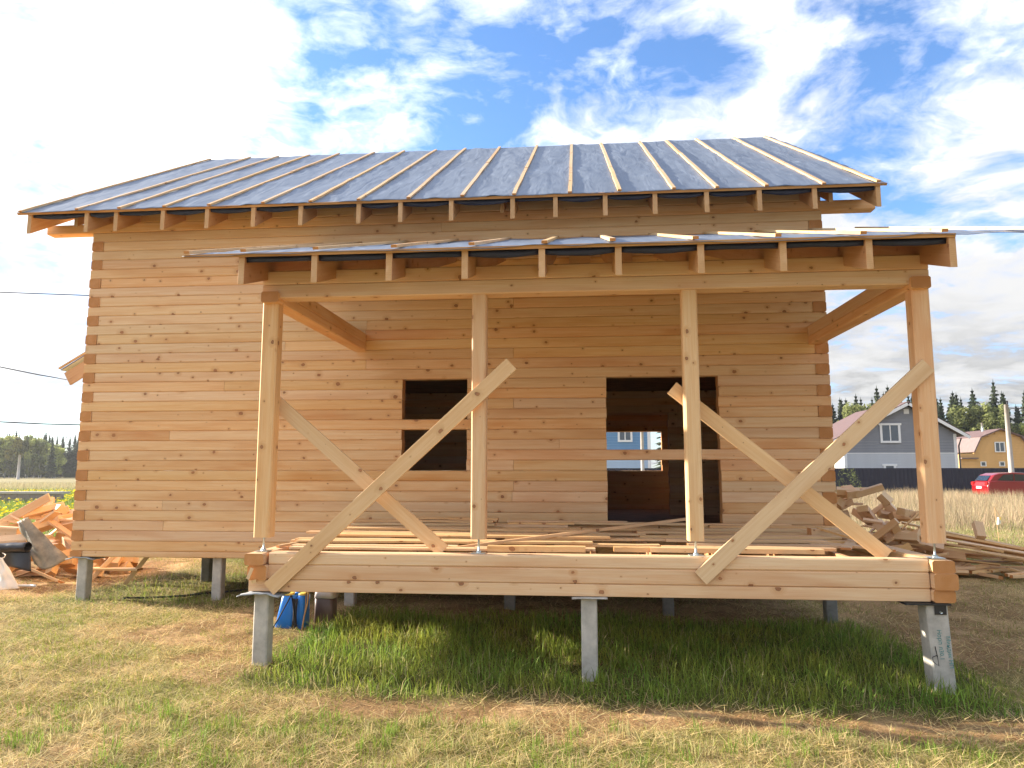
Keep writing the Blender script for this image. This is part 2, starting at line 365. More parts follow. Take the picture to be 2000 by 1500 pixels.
def sheet(name, fn, nu, nv, thick, mat, parent=None, mat2=None):
    """two-sided sheet with thickness: fn(u, v) -> point; mat on top, mat2 beneath"""
    P = [[Vector(fn(i / nu, j / nv)) for j in range(nv + 1)] for i in range(nu + 1)]
    v = []; f = []; mi = []
    N = {}
    for i in range(nu + 1):
        for j in range(nv + 1):
            du = P[min(i + 1, nu)][j] - P[max(i - 1, 0)][j]; dv = P[i][min(j + 1, nv)] - P[i][max(j - 1, 0)]
            N[i, j] = du.cross(dv).normalized()
    idx = lambda i, j: i * (nv + 1) + j
    for i in range(nu + 1):
        for j in range(nv + 1): v.append(P[i][j] + N[i, j] * thick / 2)
    o2 = len(v)
    for i in range(nu + 1):
        for j in range(nv + 1): v.append(P[i][j] - N[i, j] * thick / 2)
    for i in range(nu):
        for j in range(nv):
            f.append((idx(i, j), idx(i + 1, j), idx(i + 1, j + 1), idx(i, j + 1))); mi.append(0)
            f.append((o2 + idx(i, j + 1), o2 + idx(i + 1, j + 1), o2 + idx(i + 1, j), o2 + idx(i, j))); mi.append(1 if mat2 else 0)
    def side(a, b2): f.append((a, o2 + a, o2 + b2, b2)); mi.append(0)
    for i in range(nu): side(idx(i, 0), idx(i + 1, 0)); side(idx(i + 1, nv), idx(i, nv))
    for j in range(nv): side(idx(0, j + 1), idx(0, j)); side(idx(nu, j), idx(nu, j + 1))
    me = mesh(name, v, f, True); me.materials.append(MATS[mat])
    if mat2: me.materials.append(MATS[mat2]); me.polygons.foreach_set('material_index', mi)
    return link(name, me, None, parent)
def fnoise(x, y, s=1.0, z=0.0): return mnoise.noise(Vector((x * s, y * s, z)))

# ------------------------------------------------------------------ ground
def vnoise(x, y, s, seed=0.0):
    """smooth value noise for numpy arrays"""
    x = x * s + seed * 17.3; y = y * s + seed * 9.1
    xi = np.floor(x).astype(np.int64); yi = np.floor(y).astype(np.int64); xf = x - xi; yf = y - yi
    def h(a, b):
        k = (a * 374761393 + b * 668265263 + int(seed * 1013) * 1442695) & 0x7fffffff
        k = ((k ^ (k >> 13)) * 1274126177) & 0x7fffffff
        return ((k ^ (k >> 16)) & 0xffff) / 65535.0
    u = xf * xf * (3 - 2 * xf); v = yf * yf * (3 - 2 * yf)
    return (h(xi, yi) * (1 - u) + h(xi + 1, yi) * u) * (1 - v) + (h(xi, yi + 1) * (1 - u) + h(xi + 1, yi + 1) * u) * v
def fbm(x, y, s, seed=0.0): return vnoise(x, y, s, seed) * .55 + vnoise(x, y, s * 2.1, seed + 1) * .28 + vnoise(x, y, s * 4.3, seed + 2) * .17
def sstep(a, b, x):
    t = np.clip((x - a) / (b - a), 0, 1); return t * t * (3 - 2 * t)
def gz(x, y):
    x = np.asarray(x, float); y = np.asarray(y, float)
    near = np.exp(-((x - 2) ** 2 + (y - 2) ** 2) / 400.0)
    z = -0.745 - 0.013 * np.clip(x - 3, -5, 6) * near + 0.30 * sstep(16, 36, y) * sstep(4, 14, x)
    z = z + (fbm(x, y, 0.9, 3) - .5) * 0.07 * np.minimum(1, near * 1.5 + .3) + (fbm(x, y, 3.0, 5) - .5) * 0.06 * near
    return z - 0.0 * x
def g1(x, y): return float(gz(np.array([x]), np.array([y]))[0])
def zones(x, y):
    """tall green, bare brown, field, flowers (0..1 each)"""
    wob = (fbm(x, y, 1.3, 11) - .5) * 0.9
    tall = sstep(-0.95, -0.45, y + wob * .5) * sstep(3.4, 2.3, y + wob) * sstep(-0.15, 0.35, x + wob * .5) * sstep(7.3, 6.7, x + wob * .6)
    tall = np.maximum(tall, .55 * sstep(2.5, 2.9, y) * sstep(6.5, 5.5, y) * sstep(-4.6, -4.0, x + wob) * sstep(-0.5, -1.6, x + wob))
    bare = sstep(-1.35, -1.15, y + wob * .35) * sstep(-.50, -.72, y + wob * .35) * sstep(.2, 1.6, x) * .95
    bare = np.maximum(bare, sstep(1.5, 2.2, y + wob) * sstep(4.2, 3.2, y) * sstep(-1.9, -.9, x + wob) * sstep(.8, .1, x) * .8)
    bare = np.maximum(bare, sstep(6.5, 7.2, x + wob) * sstep(12, 9.0, x) * sstep(.2, 1.2, y + wob) * sstep(8, 6, y) * .75)
    bare = np.maximum(bare, sstep(-4.2, -4.8, x + wob) * sstep(2.9, 3.6, y + wob * .6) * sstep(9, 7, y) * .9)
    bare = np.maximum(bare, sstep(2.0, 2.6, y) * sstep(6.5, 5.5, y) * sstep(.2, .8, x) * sstep(7, 6, x) * .8)
    bare = np.maximum(bare, .8 * sstep(.60, .68, fbm(x, y, .8, 21)) * sstep(12, 6, y))
    field = sstep(17, 24, y + wob * 3)
    flow = (sstep(17, 20, y) * sstep(33, 31, y) + sstep(35, 37, y) * sstep(52, 46, y)) * sstep(-2, -6, x) * sstep(.38, .5, fbm(x, y, .25, 31))
    return tall, bare, field, flow
G_GREEN = np.array([0.105, 0.15, 0.028]); G_STRAW = np.array([0.42, 0.31, 0.14]); G_SOIL = np.array([0.27, 0.16, 0.075]); G_OLIVE = np.array([0.23, 0.20, 0.07]); G_SAW = np.array([0.48, 0.31, 0.16])
def ground_col(x, y):
    tall, bare, field, flow = zones(x, y)
    a = sstep(.35, .65, fbm(x, y, 1.1, 41))[:, None]
    c = G_OLIVE * (1 - a) + G_STRAW * .85 * a
    dirt = G_SOIL * 1.0 + (G_SAW - G_SOIL) * sstep(.45, .7, fbm(x, y, 2.6, 51))[:, None]
    c = c * (1 - bare[:, None]) + dirt * bare[:, None]
    c = c * (1 - tall[:, None] * .85) + (G_GREEN * .5) * tall[:, None] * .85
    f = np.array([0.30, 0.25, 0.12]) * (.75 + .5 * fbm(x, y, .12, 61))[:, None]
    c = c * (1 - field[:, None]) + f * field[:, None]
    fl = np.array([0.34, 0.30, 0.04]); c = c * (1 - flow[:, None] * .7) + fl * flow[:, None] * .7
    return c
def graded(lo, c0, c1, hi, step, grow):
    mid = list(np.arange(c0, c1, step)); a = []; x = c0; s = step
    while x > lo: s *= grow; x -= s; a.append(x)
    b2 = []; x = mid[-1]; s = step
    while x < hi: s *= grow; x += s; b2.append(x)
    return np.array(a[::-1] + mid + b2)
gx = graded(-1500, -9, 13, 1500, .075, 1.06); gy = graded(-700, -3.5, 9, 1800, .075, 1.06)
X, Y = np.meshgrid(gx, gy, indexing='ij'); xf, yf = X.ravel(), Y.ravel()
zf = gz(xf, yf); nx_, ny_ = len(gx), len(gy)
me = bpy.data.meshes.new("ground"); I = np.arange(nx_ * ny_).reshape(nx_, ny_)
q = np.stack([I[:-1, :-1], I[1:, :-1], I[1:, 1:], I[:-1, 1:]], -1).reshape(-1, 4)
def build_mesh(me, V, F, cols=None, smooth=False):
    k = F.shape[1]
    me.vertices.add(len(V)); me.vertices.foreach_set('co', V.astype(np.float32).ravel())
    me.loops.add(F.size); me.loops.foreach_set('vertex_index', F.astype(np.int32).ravel())
    me.polygons.add(len(F)); me.polygons.foreach_set('loop_start', np.arange(0, F.size, k, dtype=np.int32))
    me.update(calc_edges=True)
    if cols is not None:
        at = me.color_attributes.new('Col', 'FLOAT_COLOR', 'POINT')
        c4 = np.ones((len(V), 4), np.float32); c4[:, :3] = cols; at.data.foreach_set('color', c4.ravel())
    if smooth: me.polygons.foreach_set('use_smooth', np.ones(len(F), bool))
    return me
build_mesh(me, np.stack([xf, yf, zf], -1), q, ground_col(xf, yf), True)
tag(link("ground", me, "soil"), kind='structure')

# ------------------------------------------------------------------ grass
def blades(name, x, y, h, wd, lean, col, label, bend=0.35, two=False, az=None, mat="grass_blade", cat="grass", z0=None):
    n = len(x); a = rng.uniform(0, 2 * PI, n) if az is None else az
    fx, fy = np.cos(a), np.sin(a)                      # width direction
    b = rng.uniform(0, 2 * PI, n); lx, ly = np.cos(b), np.sin(b)
    z = (gz(x, y) if z0 is None else z0) - .004
    s, c = np.sin(lean), np.cos(lean)
    base = np.stack([x, y, z], -1); W = np.stack([fx, fy, 0 * x], -1) * (wd / 2)[:, None]
    tip = base + np.stack([lx * s * h, ly * s * h, c * h], -1)
    if two:
        midp = base + np.stack([lx * s * h * .35, ly * s * h * .35, c * h * .62 + h * .03], -1)
        V = np.stack([base - W, base + W, midp + W * .8, midp - W * .8, tip], 1).reshape(-1, 3)
        k = np.arange(n) * 5
        F = np.concatenate([np.stack([k, k + 1, k + 2], -1), np.stack([k, k + 2, k + 3], -1), np.stack([k + 3, k + 2, k + 4], -1)])
        C_ = np.repeat(col, 5, 0)
    else:
        V = np.stack([base - W, base + W, tip], 1).reshape(-1, 3); k = np.arange(n) * 3
        F = np.stack([k, k + 1, k + 2], -1); C_ = np.repeat(col, 3, 0)
    m = bpy.data.meshes.new(name); build_mesh(m, V, F, C_)
    return tag(link(name, m, mat), label, cat, kind='stuff')
def scatter(n, x0, x1, y0, y1):
    """points inside the camera's wedge, denser near the camera"""
    out = []; tot = 0
    while tot < n:
        x = rng.uniform(x0, x1, n * 2); y = rng.uniform(y0, y1, n * 2)
        d = y + 6.95; s = (x - 3.257 + .09 * d) / np.maximum(d, .1)
        keep = (np.abs(s) < .86) & (rng.uniform(0, 1, n * 2) < np.clip((5.5 / np.maximum(d, .1)) ** 1.3, .04, 1))
        out.append(np.stack([x[keep], y[keep]])); tot += keep.sum()
    o = np.concatenate(out, 1)[:, :n]; return o[0], o[1]
def jitcol(c, n, a=.25): return c * (1 + rng.uniform(-a, a, (n, 1))) * (1 + rng.uniform(-.08, .08, (n, 3)))
# mown lawn: short green and dry blades
x, y = scatter(330000, -12, 16, -3.4, 13)
tall, bare, field, flow = zones(x, y)
keep = rng.uniform(0, 1, len(x)) > np.maximum(bare * .93, tall * .9); x, y = x[keep], y[keep]; n = len(x)
greenp = sstep(.40, .62, fbm(x, y, 1.6, 71)); greenp = np.clip(greenp * .75 + .30 * sstep(-1.1, -1.6, y) * sstep(0, 3, x) + .3 * sstep(1.5, 3.5, y) * sstep(0, -1.5, x), 0.10, .85)
isg = rng.uniform(0, 1, n) < greenp
col = np.where(isg[:, None], jitcol(np.array([0.24, 0.27, 0.05]), n, .4), jitcol(np.array([0.54, 0.43, 0.19]), n, .4))
h = np.where(isg, rng.uniform(.03, .085, n), rng.uniform(.03, .10, n)) * (0.7 + .8 * fbm(x, y, .9, 81))
lean = np.where(isg, rng.uniform(.1, 1.1, n), rng.uniform(.7, 1.5, n))
blades("lawn_grass", x, y, h, rng.uniform(.004, .009, n), lean, col, "short mown lawn grass, green and straw coloured, round the cabin")
# lying hay
x, y = scatter(190000, -10, 12, -3.4, 7)
tall, bare, field, flow = zones(x, y); clump = fbm(x, y, 1.9, 91)
keep = (rng.uniform(0, 1, len(x)) > np.maximum(tall * .97, bare * .72)) & (rng.uniform(0, 1, len(x)) < sstep(.3, .65, clump) * .9 + .1); x, y = x[keep], y[keep]; n = len(x)
blades("cut_hay", x, y, rng.uniform(.06, .22, n), rng.uniform(.004, .008, n), rng.uniform(1.1, 1.52, n), jitcol(np.array([0.68, 0.53, 0.26]), n, .45), "dry cut hay lying loose over the mown lawn", cat="hay", z0=gz(x, y) + rng.uniform(.004, .035, n))
# wood chips on the bare strip
x, y = scatter(60000, -8, 10, -2.2, 6)
tall, bare, field, flow = zones(x, y); keep = rng.uniform(0, 1, len(x)) < bare; x, y = x[keep], y[keep]; n = len(x)
blades("wood_chips", x, y, rng.uniform(.008, .035, n), rng.uniform(.006, .016, n), rng.uniform(1.3, 1.56, n), jitcol(np.array([0.50, 0.31, 0.15]), n, .4), "scattered sawdust and wood chips on the bare brown strip", cat="wood chips", z0=gz(x, y) + .006)
# tall green grass below the porch
x = rng.uniform(-4.8, 7.6, 110000); y = rng.uniform(-1.1, 6.0, 110000)
tall, bare, field, flow = zones(x, y)
keep = rng.uniform(0, 1, len(x)) < tall ** 1.5 * np.where(y > 3.2, .35, 1) * (.15 + 1.5 * fbm(x, y, 3.2, 95)) * .9; x, y = x[keep], y[keep]; tl = tall[keep]; n = len(x)
hh = (rng.uniform(.07, .23, n)) * (.25 + .75 * fbm(x, y, 1.7, 101) + .5 * fbm(x, y, 5.0, 103)) * (.25 + .85 * tl)
dry = rng.uniform(0, 1, n) < .05 + .25 * (1 - tl)
col = np.where(dry[:, None], jitcol(np.array([0.45, 0.38, 0.18]), n, .2), jitcol(np.array([0.22, 0.29, 0.045]), n, .5) * (1 + np.array([.55, .12, .25]) * (fbm(x, y, 2.4, 107)[:, None] * 2 - 1)))
blades("tall_grass", x, y, hh, rng.uniform(.005, .010, n), rng.uniform(.05, 1.25, n), col, "long fresh green grass growing under and in front of the porch", two=True)
# uncut tufts in the foreground
tx = rng.uniform(-1, 8, 260); ty = rng.uniform(-2.9, -1.25, 260); k = 26
x = (tx[:, None] + rng.normal(0, .035, (260, k))).ravel(); y = (ty[:, None] + rng.normal(0, .035, (260, k))).ravel(); n = len(x)
gr = np.repeat(rng.uniform(0, 1, 260), k) < .6
blades("grass_tufts", x, y, rng.uniform(.05, .16, n), rng.uniform(.003, .006, n), rng.uniform(.05, .8, n), np.where(gr[:, None], jitcol(np.array([0.20, 0.30, 0.045]), n, .3), jitcol(np.array([0.50, 0.43, 0.20]), n, .25)), "loose tufts of longer grass in the front lawn", two=True)
# dry field
x = rng.uniform(8, 60, 190000); y = 9 + 36 * rng.uniform(0, 1, 190000) ** 1.1
d = y + 6.95; s_ = (x - 3.257 + .09 * d) / d; keep = (s_ > .33) & (s_ < .86) & ((y < 40.6) | (x < 19)); x, y = x[keep], y[keep]; n = len(x)
fld = sstep(15.5, 21, y + (fbm(x, y, .3, 111) - .5) * 8); isdry = rng.uniform(0, 1, n) < .15 + .75 * fld
h = np.where(isdry, rng.uniform(.35, .85, n), rng.uniform(.10, .30, n)) * (.35 + .65 * fld) * (.7 + .5 * fbm(x, y, .5, 121)) * np.where(y > 37, .8, 1)
col = np.where(isdry[:, None], jitcol(np.array([0.44, 0.345, 0.215]), n, .35) * (.7 + .6 * fbm(x, y, .35, 131))[:, None], jitcol(np.array([0.24, 0.29, 0.07]), n, .3))
blades("field_grass", x, y, h, rng.uniform(.008, .022, n) * (.5 + d[keep] / 45), rng.uniform(.0, .75, n), col, "tall dry straw coloured grass of the meadow right of the cabin")
# meadow and flowers on the left
x = rng.uniform(-75, -6, 150000); y = 8 + 70 * rng.uniform(0, 1, 150000) ** 1.2
d = y + 6.95; s_ = (x - 3.257 + .09 * d) / d; keep = (s_ < -.40) & (s_ > -.86); x, y = x[keep], y[keep]; n = len(x); tall, bare, field, flow = zones(x, y)
far = sstep(50, 60, y)
col = jitcol(np.array([0.19, 0.26, 0.05]), n, .3) * (1 - far[:, None]) + jitcol(np.array([0.42, 0.36, 0.20]), n, .2) * far[:, None]
blades("meadow_grass", x, y, rng.uniform(.12, .35, n) * (1 + far), .03 * (.5 + d[keep] / 30), rng.uniform(0, .6, n), col, "green and straw meadow grass left of the cabin")
fx = (rng.uniform(0, 1, n) < flow * .4); xx, yy = x[fx], y[fx]; m_ = len(xx)
blades("yellow_flowers", xx, yy, rng.uniform(.07, .16, m_), rng.uniform(.08, .18, m_), rng.uniform(.6, 1.4, m_), jitcol(np.array([0.72, 0.56, 0.02]), m_, .2), "bands of small yellow wildflowers in the meadow on the left", cat="flowers", z0=gz(xx, yy) + rng.uniform(.15, .40, m_))

# ------------------------------------------------------------------ the log cabin
cab = empty("log_cabin", (1.3, 3.1, -0.07), "new unfinished pine log cabin with covered porch and grey film roof", "cabin")
PT = 0.1446; WD = 0.18; YW = 3.08; HX0, HX1 = -4.107, 6.68; YB = 12.3
zb = lambda k: -0.07 if k == 0 else 0.0155 + (k - 1) * PT
CH = 0.011; GAP = 0.0015
def logx(x0, x1, y0, z0, z1, w_=WD, name="log", j=True, mat="pine_log", ch=CH):
    dy_ = random.uniform(-.0025, .0025) if j else 0
    yc = y0 + w_ / 2 + dy_
    rev = random.random() < .5
    a, b2 = (x0, yc, (z0 + z1) / 2), (x1, yc, (z0 + z1) / 2)
    return bar(name, b2 if rev else a, a if rev else b2, w_, z1 - z0 - GAP, mat, cab, ch)
def logy(y0, y1, x0, z0, z1, w_=WD, name="log", mat="pine_log", ch=0.016):
    return bar(name, (x0 + w_ / 2, y0, (z0 + z1) / 2), (x0 + w_ / 2, y1, (z0 + z1) / 2), w_, z1 - z0 - GAP, mat, cab, ch)
WIN = (0.765, 1.70); DOOR = (3.655, 5.19); WCUT = [k for k in range(9, 18) if k != 13]; DCUT = [k for k in range(4, 18) if k != 10]
joints = {3: -2.72, 5: -2.75, 7: 2.36, 9: 2.36, 15: 2.36, 19: 0.22, 21: -1.0, 23: .22, 25: 2.36, 27: 0.2, 6: 2.34, 12: -2.7, 20: 2.36, 22: .2, 26: 2.3, 30: 1.2, 33: 1.3, 29: -1.6, 11: 3.0, 31: 3.2, 17: -1.9}
for k in range(0, 36):
    z0, z1 = zb(k), zb(k + 1)
    if k == 34: spans = [(-4.87, 7.41)]
    elif k == 35: spans = [(HX0, HX1)]
    elif k % 2 == 0: spans = [(HX0 + WD + .002, HX1 - WD - .002)]
    else: spans = [(HX0, HX1)]
    cuts = ([WIN] if k in WCUT else []) + ([DOOR] if k in DCUT else [])
    for c0, c1 in cuts:
        ns = []
        for a, b2 in spans:
            if a < c0 and b2 > c1: ns += [(a, c0 + random.uniform(-.006, .006)), (c1 + random.uniform(-.006, .006), b2)]
            else: ns.append((a, b2))
        spans = ns
    if k in joints:
        J = joints[k]; ns = []
        for a, b2 in spans:
            if a + .3 < J < b2 - .3: ns += [(a, J - .0015), (J + .0015, b2)]
            else: ns.append((a, b2))
        spans = ns
    for a, b2 in spans: logx(a, b2, YW, z0, z1)
    if k <= 33:
        ys = YW - .008 + random.uniform(-.004, .003) if k % 2 == 0 else YW + WD + .003
        for xs in (HX0 + (0 if k % 2 else random.uniform(-.006, .002)), HX1 - WD + (0 if k % 2 else random.uniform(-.002, .006))): logy(ys, YB - .002, xs, z0, z1)
        # back wall with the window you see through
        bs = [(HX0 + WD + .004, HX1 - WD - .004)]
        if 8 < k < 16: bs = [(bs[0][0], 3.7), (5.43 + random.uniform(-.01, .01), bs[0][1])]
        for a, b2 in bs: logx(a, b2, YB - WD - .004, z0, z1)
# plate cut ends, gables, floor, partition
RS = 0.603; RY0, RZ0 = 2.53, 4.92; RIDGE_Y = 7.7; RIDGE_Z = RZ0 + (RIDGE_Y - RY0) * RS
for xs in (HX0 + .01, HX1 - .17):
    o = poly_prism("gable_wall", [(YW + .2, 4.79), (YB - .02, 4.79), (RIDGE_Y, RIDGE_Z - .34)], 0, .16, "pine_log", None)
    o.parent = cab; o.matrix_basis = Matrix.Translation(-Vector(cab.location)) @ Matrix.Translation((xs, 0, 0)) @ Matrix(((0, 1, 0, 0), (1, 0, 0, 0), (0, 0, 1, 0), (0, 0, 0, 1)))
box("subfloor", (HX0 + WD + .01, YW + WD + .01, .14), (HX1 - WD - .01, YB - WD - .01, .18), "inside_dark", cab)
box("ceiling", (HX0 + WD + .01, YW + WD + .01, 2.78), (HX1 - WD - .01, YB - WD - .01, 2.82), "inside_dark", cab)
for k in range(1, 20):       # inner partition with a doorway
    z0, z1 = zb(k), zb(k + 1)
    if z0 < .18: continue
    if z1 > 2.78: break
    if z1 < 2.4: logx(HX0 + WD + .02, 3.35, 7.6, z0, z1, .14); logx(5.06 + random.uniform(-.01, .01), HX1 - WD - .02, 7.6, z0, z1, .14)
    else: logx(HX0 + WD + .02, HX1 - WD - .02, 7.6, z0, z1, .14)
for y0, y1, z in ((3.6, 3.75, .22), (3.9, 4.05, .24)):
    bar("floor_board", (3.5, y0, z), (4.4, y1, z + .06), .12, .03, "pine_board", cab)

# main roof
def roof_pt(y, off=0.0): return RZ0 + (y - RY0) * RS + off
RN = Vector((0, -RS, 1)).normalized()
SLOPE_UP = Vector((0, -RS, 1))
rx = [(-4.72, 0), (-4.15, 1), (-3.84, 0), (-3.38, 0), (-2.66, 0), (-1.99, 0), (-1.31, 0), (-.61, 0), (.12, 1), (.235, 0), (.83, 0), (1.55, 0), (2.23, 1), (2.40, 0), (2.985, 0), (3.66, 0), (4.33, 0), (5.02, 0), (5.70, 0), (6.42, 0), (6.70, 1), (7.24, 0)]
def rafter(x, y0, y1, ztop0, slope, plumb, w_, mat="pine_rafter", ref=0.0):
    """a plumb cut rafter: vertical ends"""
    zt = lambda y: ztop0 + (y - ref) * slope
    o = [(y0, zt(y0)), (y0, zt(y0) - plumb), (y1, zt(y1) - plumb), (y1, zt(y1))]
    L = math.hypot(y1 - y0, (y1 - y0) * slope); ang = math.atan(slope)
    # local frame: x along slope, y across, z normal
    v = []
    for s in (-w_ / 2, w_ / 2):
        for (yy, zz) in o:
            dy_, dz_ = yy - y0, zz - zt(y0)
            v.append((dy_ * math.cos(ang) + dz_ * math.sin(ang), s, -dy_ * math.sin(ang) + dz_ * math.cos(ang)))
    f = [(0, 1, 2, 3), (7, 6, 5, 4), (0, 4, 5, 1), (1, 5, 6, 2), (2, 6, 7, 3), (3, 7, 4, 0)]
    me = mesh("rafter", v, f); bm = bmesh.new(); bm.from_mesh(me); bmesh.ops.recalc_face_normals(bm, faces=bm.faces); bmesh.ops.bevel(bm, geom=bm.edges[:], offset=.002, segments=1, affect='EDGES'); bm.to_mesh(me); bm.free()
    return link("rafter", me, mat, cab, frame((x, y0, zt(y0)), (0, math.cos(ang), math.sin(ang)), (0, -math.sin(ang), math.cos(ang))))
for x, short in rx:
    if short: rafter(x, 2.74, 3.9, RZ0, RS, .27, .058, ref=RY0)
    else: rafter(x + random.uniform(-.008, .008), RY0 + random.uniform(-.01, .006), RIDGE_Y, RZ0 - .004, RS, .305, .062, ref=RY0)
bar("eave_lath", (-4.90, RY0 - .012, RZ0 - .006), (7.34, RY0 - .012, RZ0 - .006), .022, .034, "pine_rafter", cab, up=SLOPE_UP)
MX0, MX1 = -4.92, 7.34
def memb(u, v):
    x = MX0 + (MX1 - MX0) * u
    y = RY0 - .03 + (RIDGE_Y + .02 - RY0 + .03) * v
    e = max(0, 1 - v * 30)
    y -= e * (.018 * fnoise(x, 0, 2.2) + .012 * fnoise(x, 3, 7))
    wr = .018 * fnoise(x * 1.5, y * .6, 1.4, 2) + .022 * abs(fnoise(x * 2.2 + y * 1.3, y * .7, 2.2, 5)) + .005 * fnoise(x, y, 6, 8)
    p = Vector((x, y, roof_pt(y))) + RN * (.020 + wr)
    p.z -= e * .004
    return p
sheet("roof_membrane", memb, 210, 84, .003, "membrane_top", cab, "membrane_under")
def flap(x0, x1, y, z, drop, nm="membrane_flap", slack=.0):
    def f(u, v):
        x = x0 + (x1 - x0) * u; s = math.sin(PI * u)
        return (x, y + .008 * fnoise(x, v, 3, 4) + .01 * v, z - v * (drop * .8 + slack * s + .006 * fnoise(x, 9, 4)))
    sheet(nm, f, 10, 2, .003, "membrane_under", cab)
full = sorted(x for x, s in rx if not s)
for a, b2 in zip(full[:-1], full[1:]): flap(a + .028, b2 - .028, RY0 + .03, RZ0 - .006, .062, slack=random.choice((0, .02, .035)))
bx = [-4.84, -3.954, -3.307, -2.62, -1.95, -1.15, -.46, .235, .95, 1.70, 2.42, 3.19, 3.86, 4.58, 5.15, 5.80, 6.53, 7.22]
for x in bx:
    x1 = x + random.uniform(-.05, .05); y0 = RY0 - .03; y1 = RIDGE_Y + .03; sp = random.uniform(3.5, 6.0)
    for a, b2 in ((y0, sp - .002), (sp + .002, y1)):
        xa = x + (x1 - x) * (a - y0) / (y1 - y0); xb = x + (x1 - x) * (b2 - y0) / (y1 - y0)
        o_ = RN * .042
        bar("batten", Vector((xa, a, roof_pt(a))) + o_, Vector((xb, b2, roof_pt(b2))) + o_, .052, .026, "pine_board", cab, up=RN, segs=4, jit=.004)
# back slope
sheet("back_roof", lambda u, v: (MX0 + (MX1 - MX0) * u, 7.70 + 5.35 * v, RIDGE_Z + .02 - 5.35 * RS * v), 8, 4, .03, "membrane_top", cab, "membrane_under")
# small canopy showing past the far left corner
for yy in (12.42,):
    sheet("canopy_roof", lambda u, v: (-11.62 + 3.2 * u, 12.35 + 1.2 * v, 4.06 + 1.9 * u), 6, 3, .03, "roof_mauve", cab, "white_film")
    bar("canopy_batten", (-11.66, 12.33, 4.10), (-8.4, 12.33, 6.0), .06, .05, "pine_board", cab)
    bar("canopy_rafter", (-11.44, 12.42, 3.80), (-8.4, 12.42, 5.62), .06, .40, "pine_rafter", cab)

# porch: base frame
PX0, PX1 = 0.03, 6.60
BZ = [0.0, .112, .257, .374]
for k in range(3):
    x0 = PX0 + (0 if k == 0 else .195); x1 = PX1 - .20
    o = logx(x0, x1, 0.0, BZ[k], BZ[k + 1], WD, j=False, ch=.012 if k else .004)
BUTT = .062
logy(-BUTT - .012, YW - .003, PX0 - .02, BZ[2], BZ[3] - .004, .19); logy(-BUTT + .01, YW - .003, PX0 + .005, BZ[1], BZ[2], .19)
logy(WD + .002, YW - .003, PX0, BZ[0], BZ[1], .18)
logy(-BUTT, YW - .003, PX1 - .195, BZ[2], BZ[3] - .002, .195); logy(-BUTT - .01, YW - .003, PX1 - .19, BZ[1], BZ[2], .205); logy(-BUTT + .015, YW - .003, PX1 - .195, BZ[0], BZ[1], .19)
for p0, p1, wv in (((.10, -.085, .235), (.06, -.09, .13), .03), ((.10, -.08, .10), (.15, -.09, .115), .03)):
    bar("splinter", p0, p1, .012, wv, "pine_board", cab)
for x in (1.0, 1.6, 2.2, 2.8, 3.4, 4.0, 4.6, 5.2, 5.8):
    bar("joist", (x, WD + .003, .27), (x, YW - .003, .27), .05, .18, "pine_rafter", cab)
# posts on screw jacks
POSTS = (.030, 2.212, 4.287, 6.435)
PB, PTOP = .512, 2.932
for x in POSTS:
    w_ = .145 if x not in (.030, 6.435) else .165
    o = bar("post", (x + w_ / 2, .05 + .075, PB), (x + w_ / 2, .05 + .075, PTOP), .150, w_, "pine_log", cab, .014, up=(1, 0, 0))
    j = box("screw_jack", (x + w_ / 2 - .065, .06, .374), (x + w_ / 2 + .065, .19, .380), "zinc", cab)
    jj = tube_mesh([(0, 0, 0), (0, 0, .14)], .011, 8); jc = Vector((x + w_ / 2, .125, .374))
    r_ = link("threaded_rod", jj, "zinc", None); r_.parent = j; r_.matrix_basis = (Matrix.Translation(-Vector(cab.location)) @ Matrix.Translation(jc)) if False else j.matrix_basis.inverted() @ Matrix.Translation(-Vector(cab.location)) @ Matrix.Translation(jc)
    nn = link("nut", tube_mesh([(0, 0, .006), (0, 0, .026)], .026, 6), "zinc", None); nn.parent = j; nn.matrix_basis = j.matrix_basis.inverted() @ Matrix.Translation(-Vector(cab.location)) @ Matrix.Translation(jc)
# top beam
for k, (z0, z1) in enumerate(((2.932, 3.078), (3.078, 3.222))):
    logx(.035, 6.595, .03, z0, z1, WD, j=False, ch=.01)
for x0 in (.035, 6.415):
    logy(-.004, YW - .003, x0, 2.885, 3.0, .18, ch=.012); logy(.215, YW - .003, x0, 3.0, 3.145, .18, ch=.01)
# porch rafters and roof
QS = 0.3455; QY0 = -0.5; QZ0 = 3.232
qz = lambda y: QZ0 + (y - QY0) * QS
QN = Vector((0, -QS, 1)).normalized()
prx = [.055 + .7222 * k for k in range(10)]; prx[5] -= .02; prx[8] += .02
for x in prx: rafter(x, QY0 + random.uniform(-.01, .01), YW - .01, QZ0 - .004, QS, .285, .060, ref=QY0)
for x in (.055 + .36, 3.31, 3.9):   # ledger blocks on the wall between the rafters
    box("blocking", (x - .15, YW - .09, 4.05), (x + .15, YW - .04, 4.25), "pine_rafter", cab)
bar("eave_lath", (-.52, QY0 - .014, QZ0 - .004), (6.58, QY0 - .014, QZ0 - .004), .022, .034, "pine_rafter", cab, up=QN)
def pm(u, v):
    x = -.53 + 7.95 * u; y = QY0 - .04 + (YW - .01 - QY0 + .04) * v
    e = max(0, 1 - v * 14)
    y -= e * (.02 * fnoise(x, 0, 1.6) + .012 * fnoise(x, 3, 6))
    sag = .028 * max(0, fnoise(x + 4.2, 1, 1.3)) * e
    wr = .02 * fnoise(x * 1.4, y * .8, 1.6, 3) + .010 * fnoise(x, y, 4.5, 7)
    p = Vector((x, y, qz(y))) + QN * (.022 + wr); p.z -= e * .016 + sag
    if x > 6.6: p.z -= .02 * (x - 6.6)
    return p
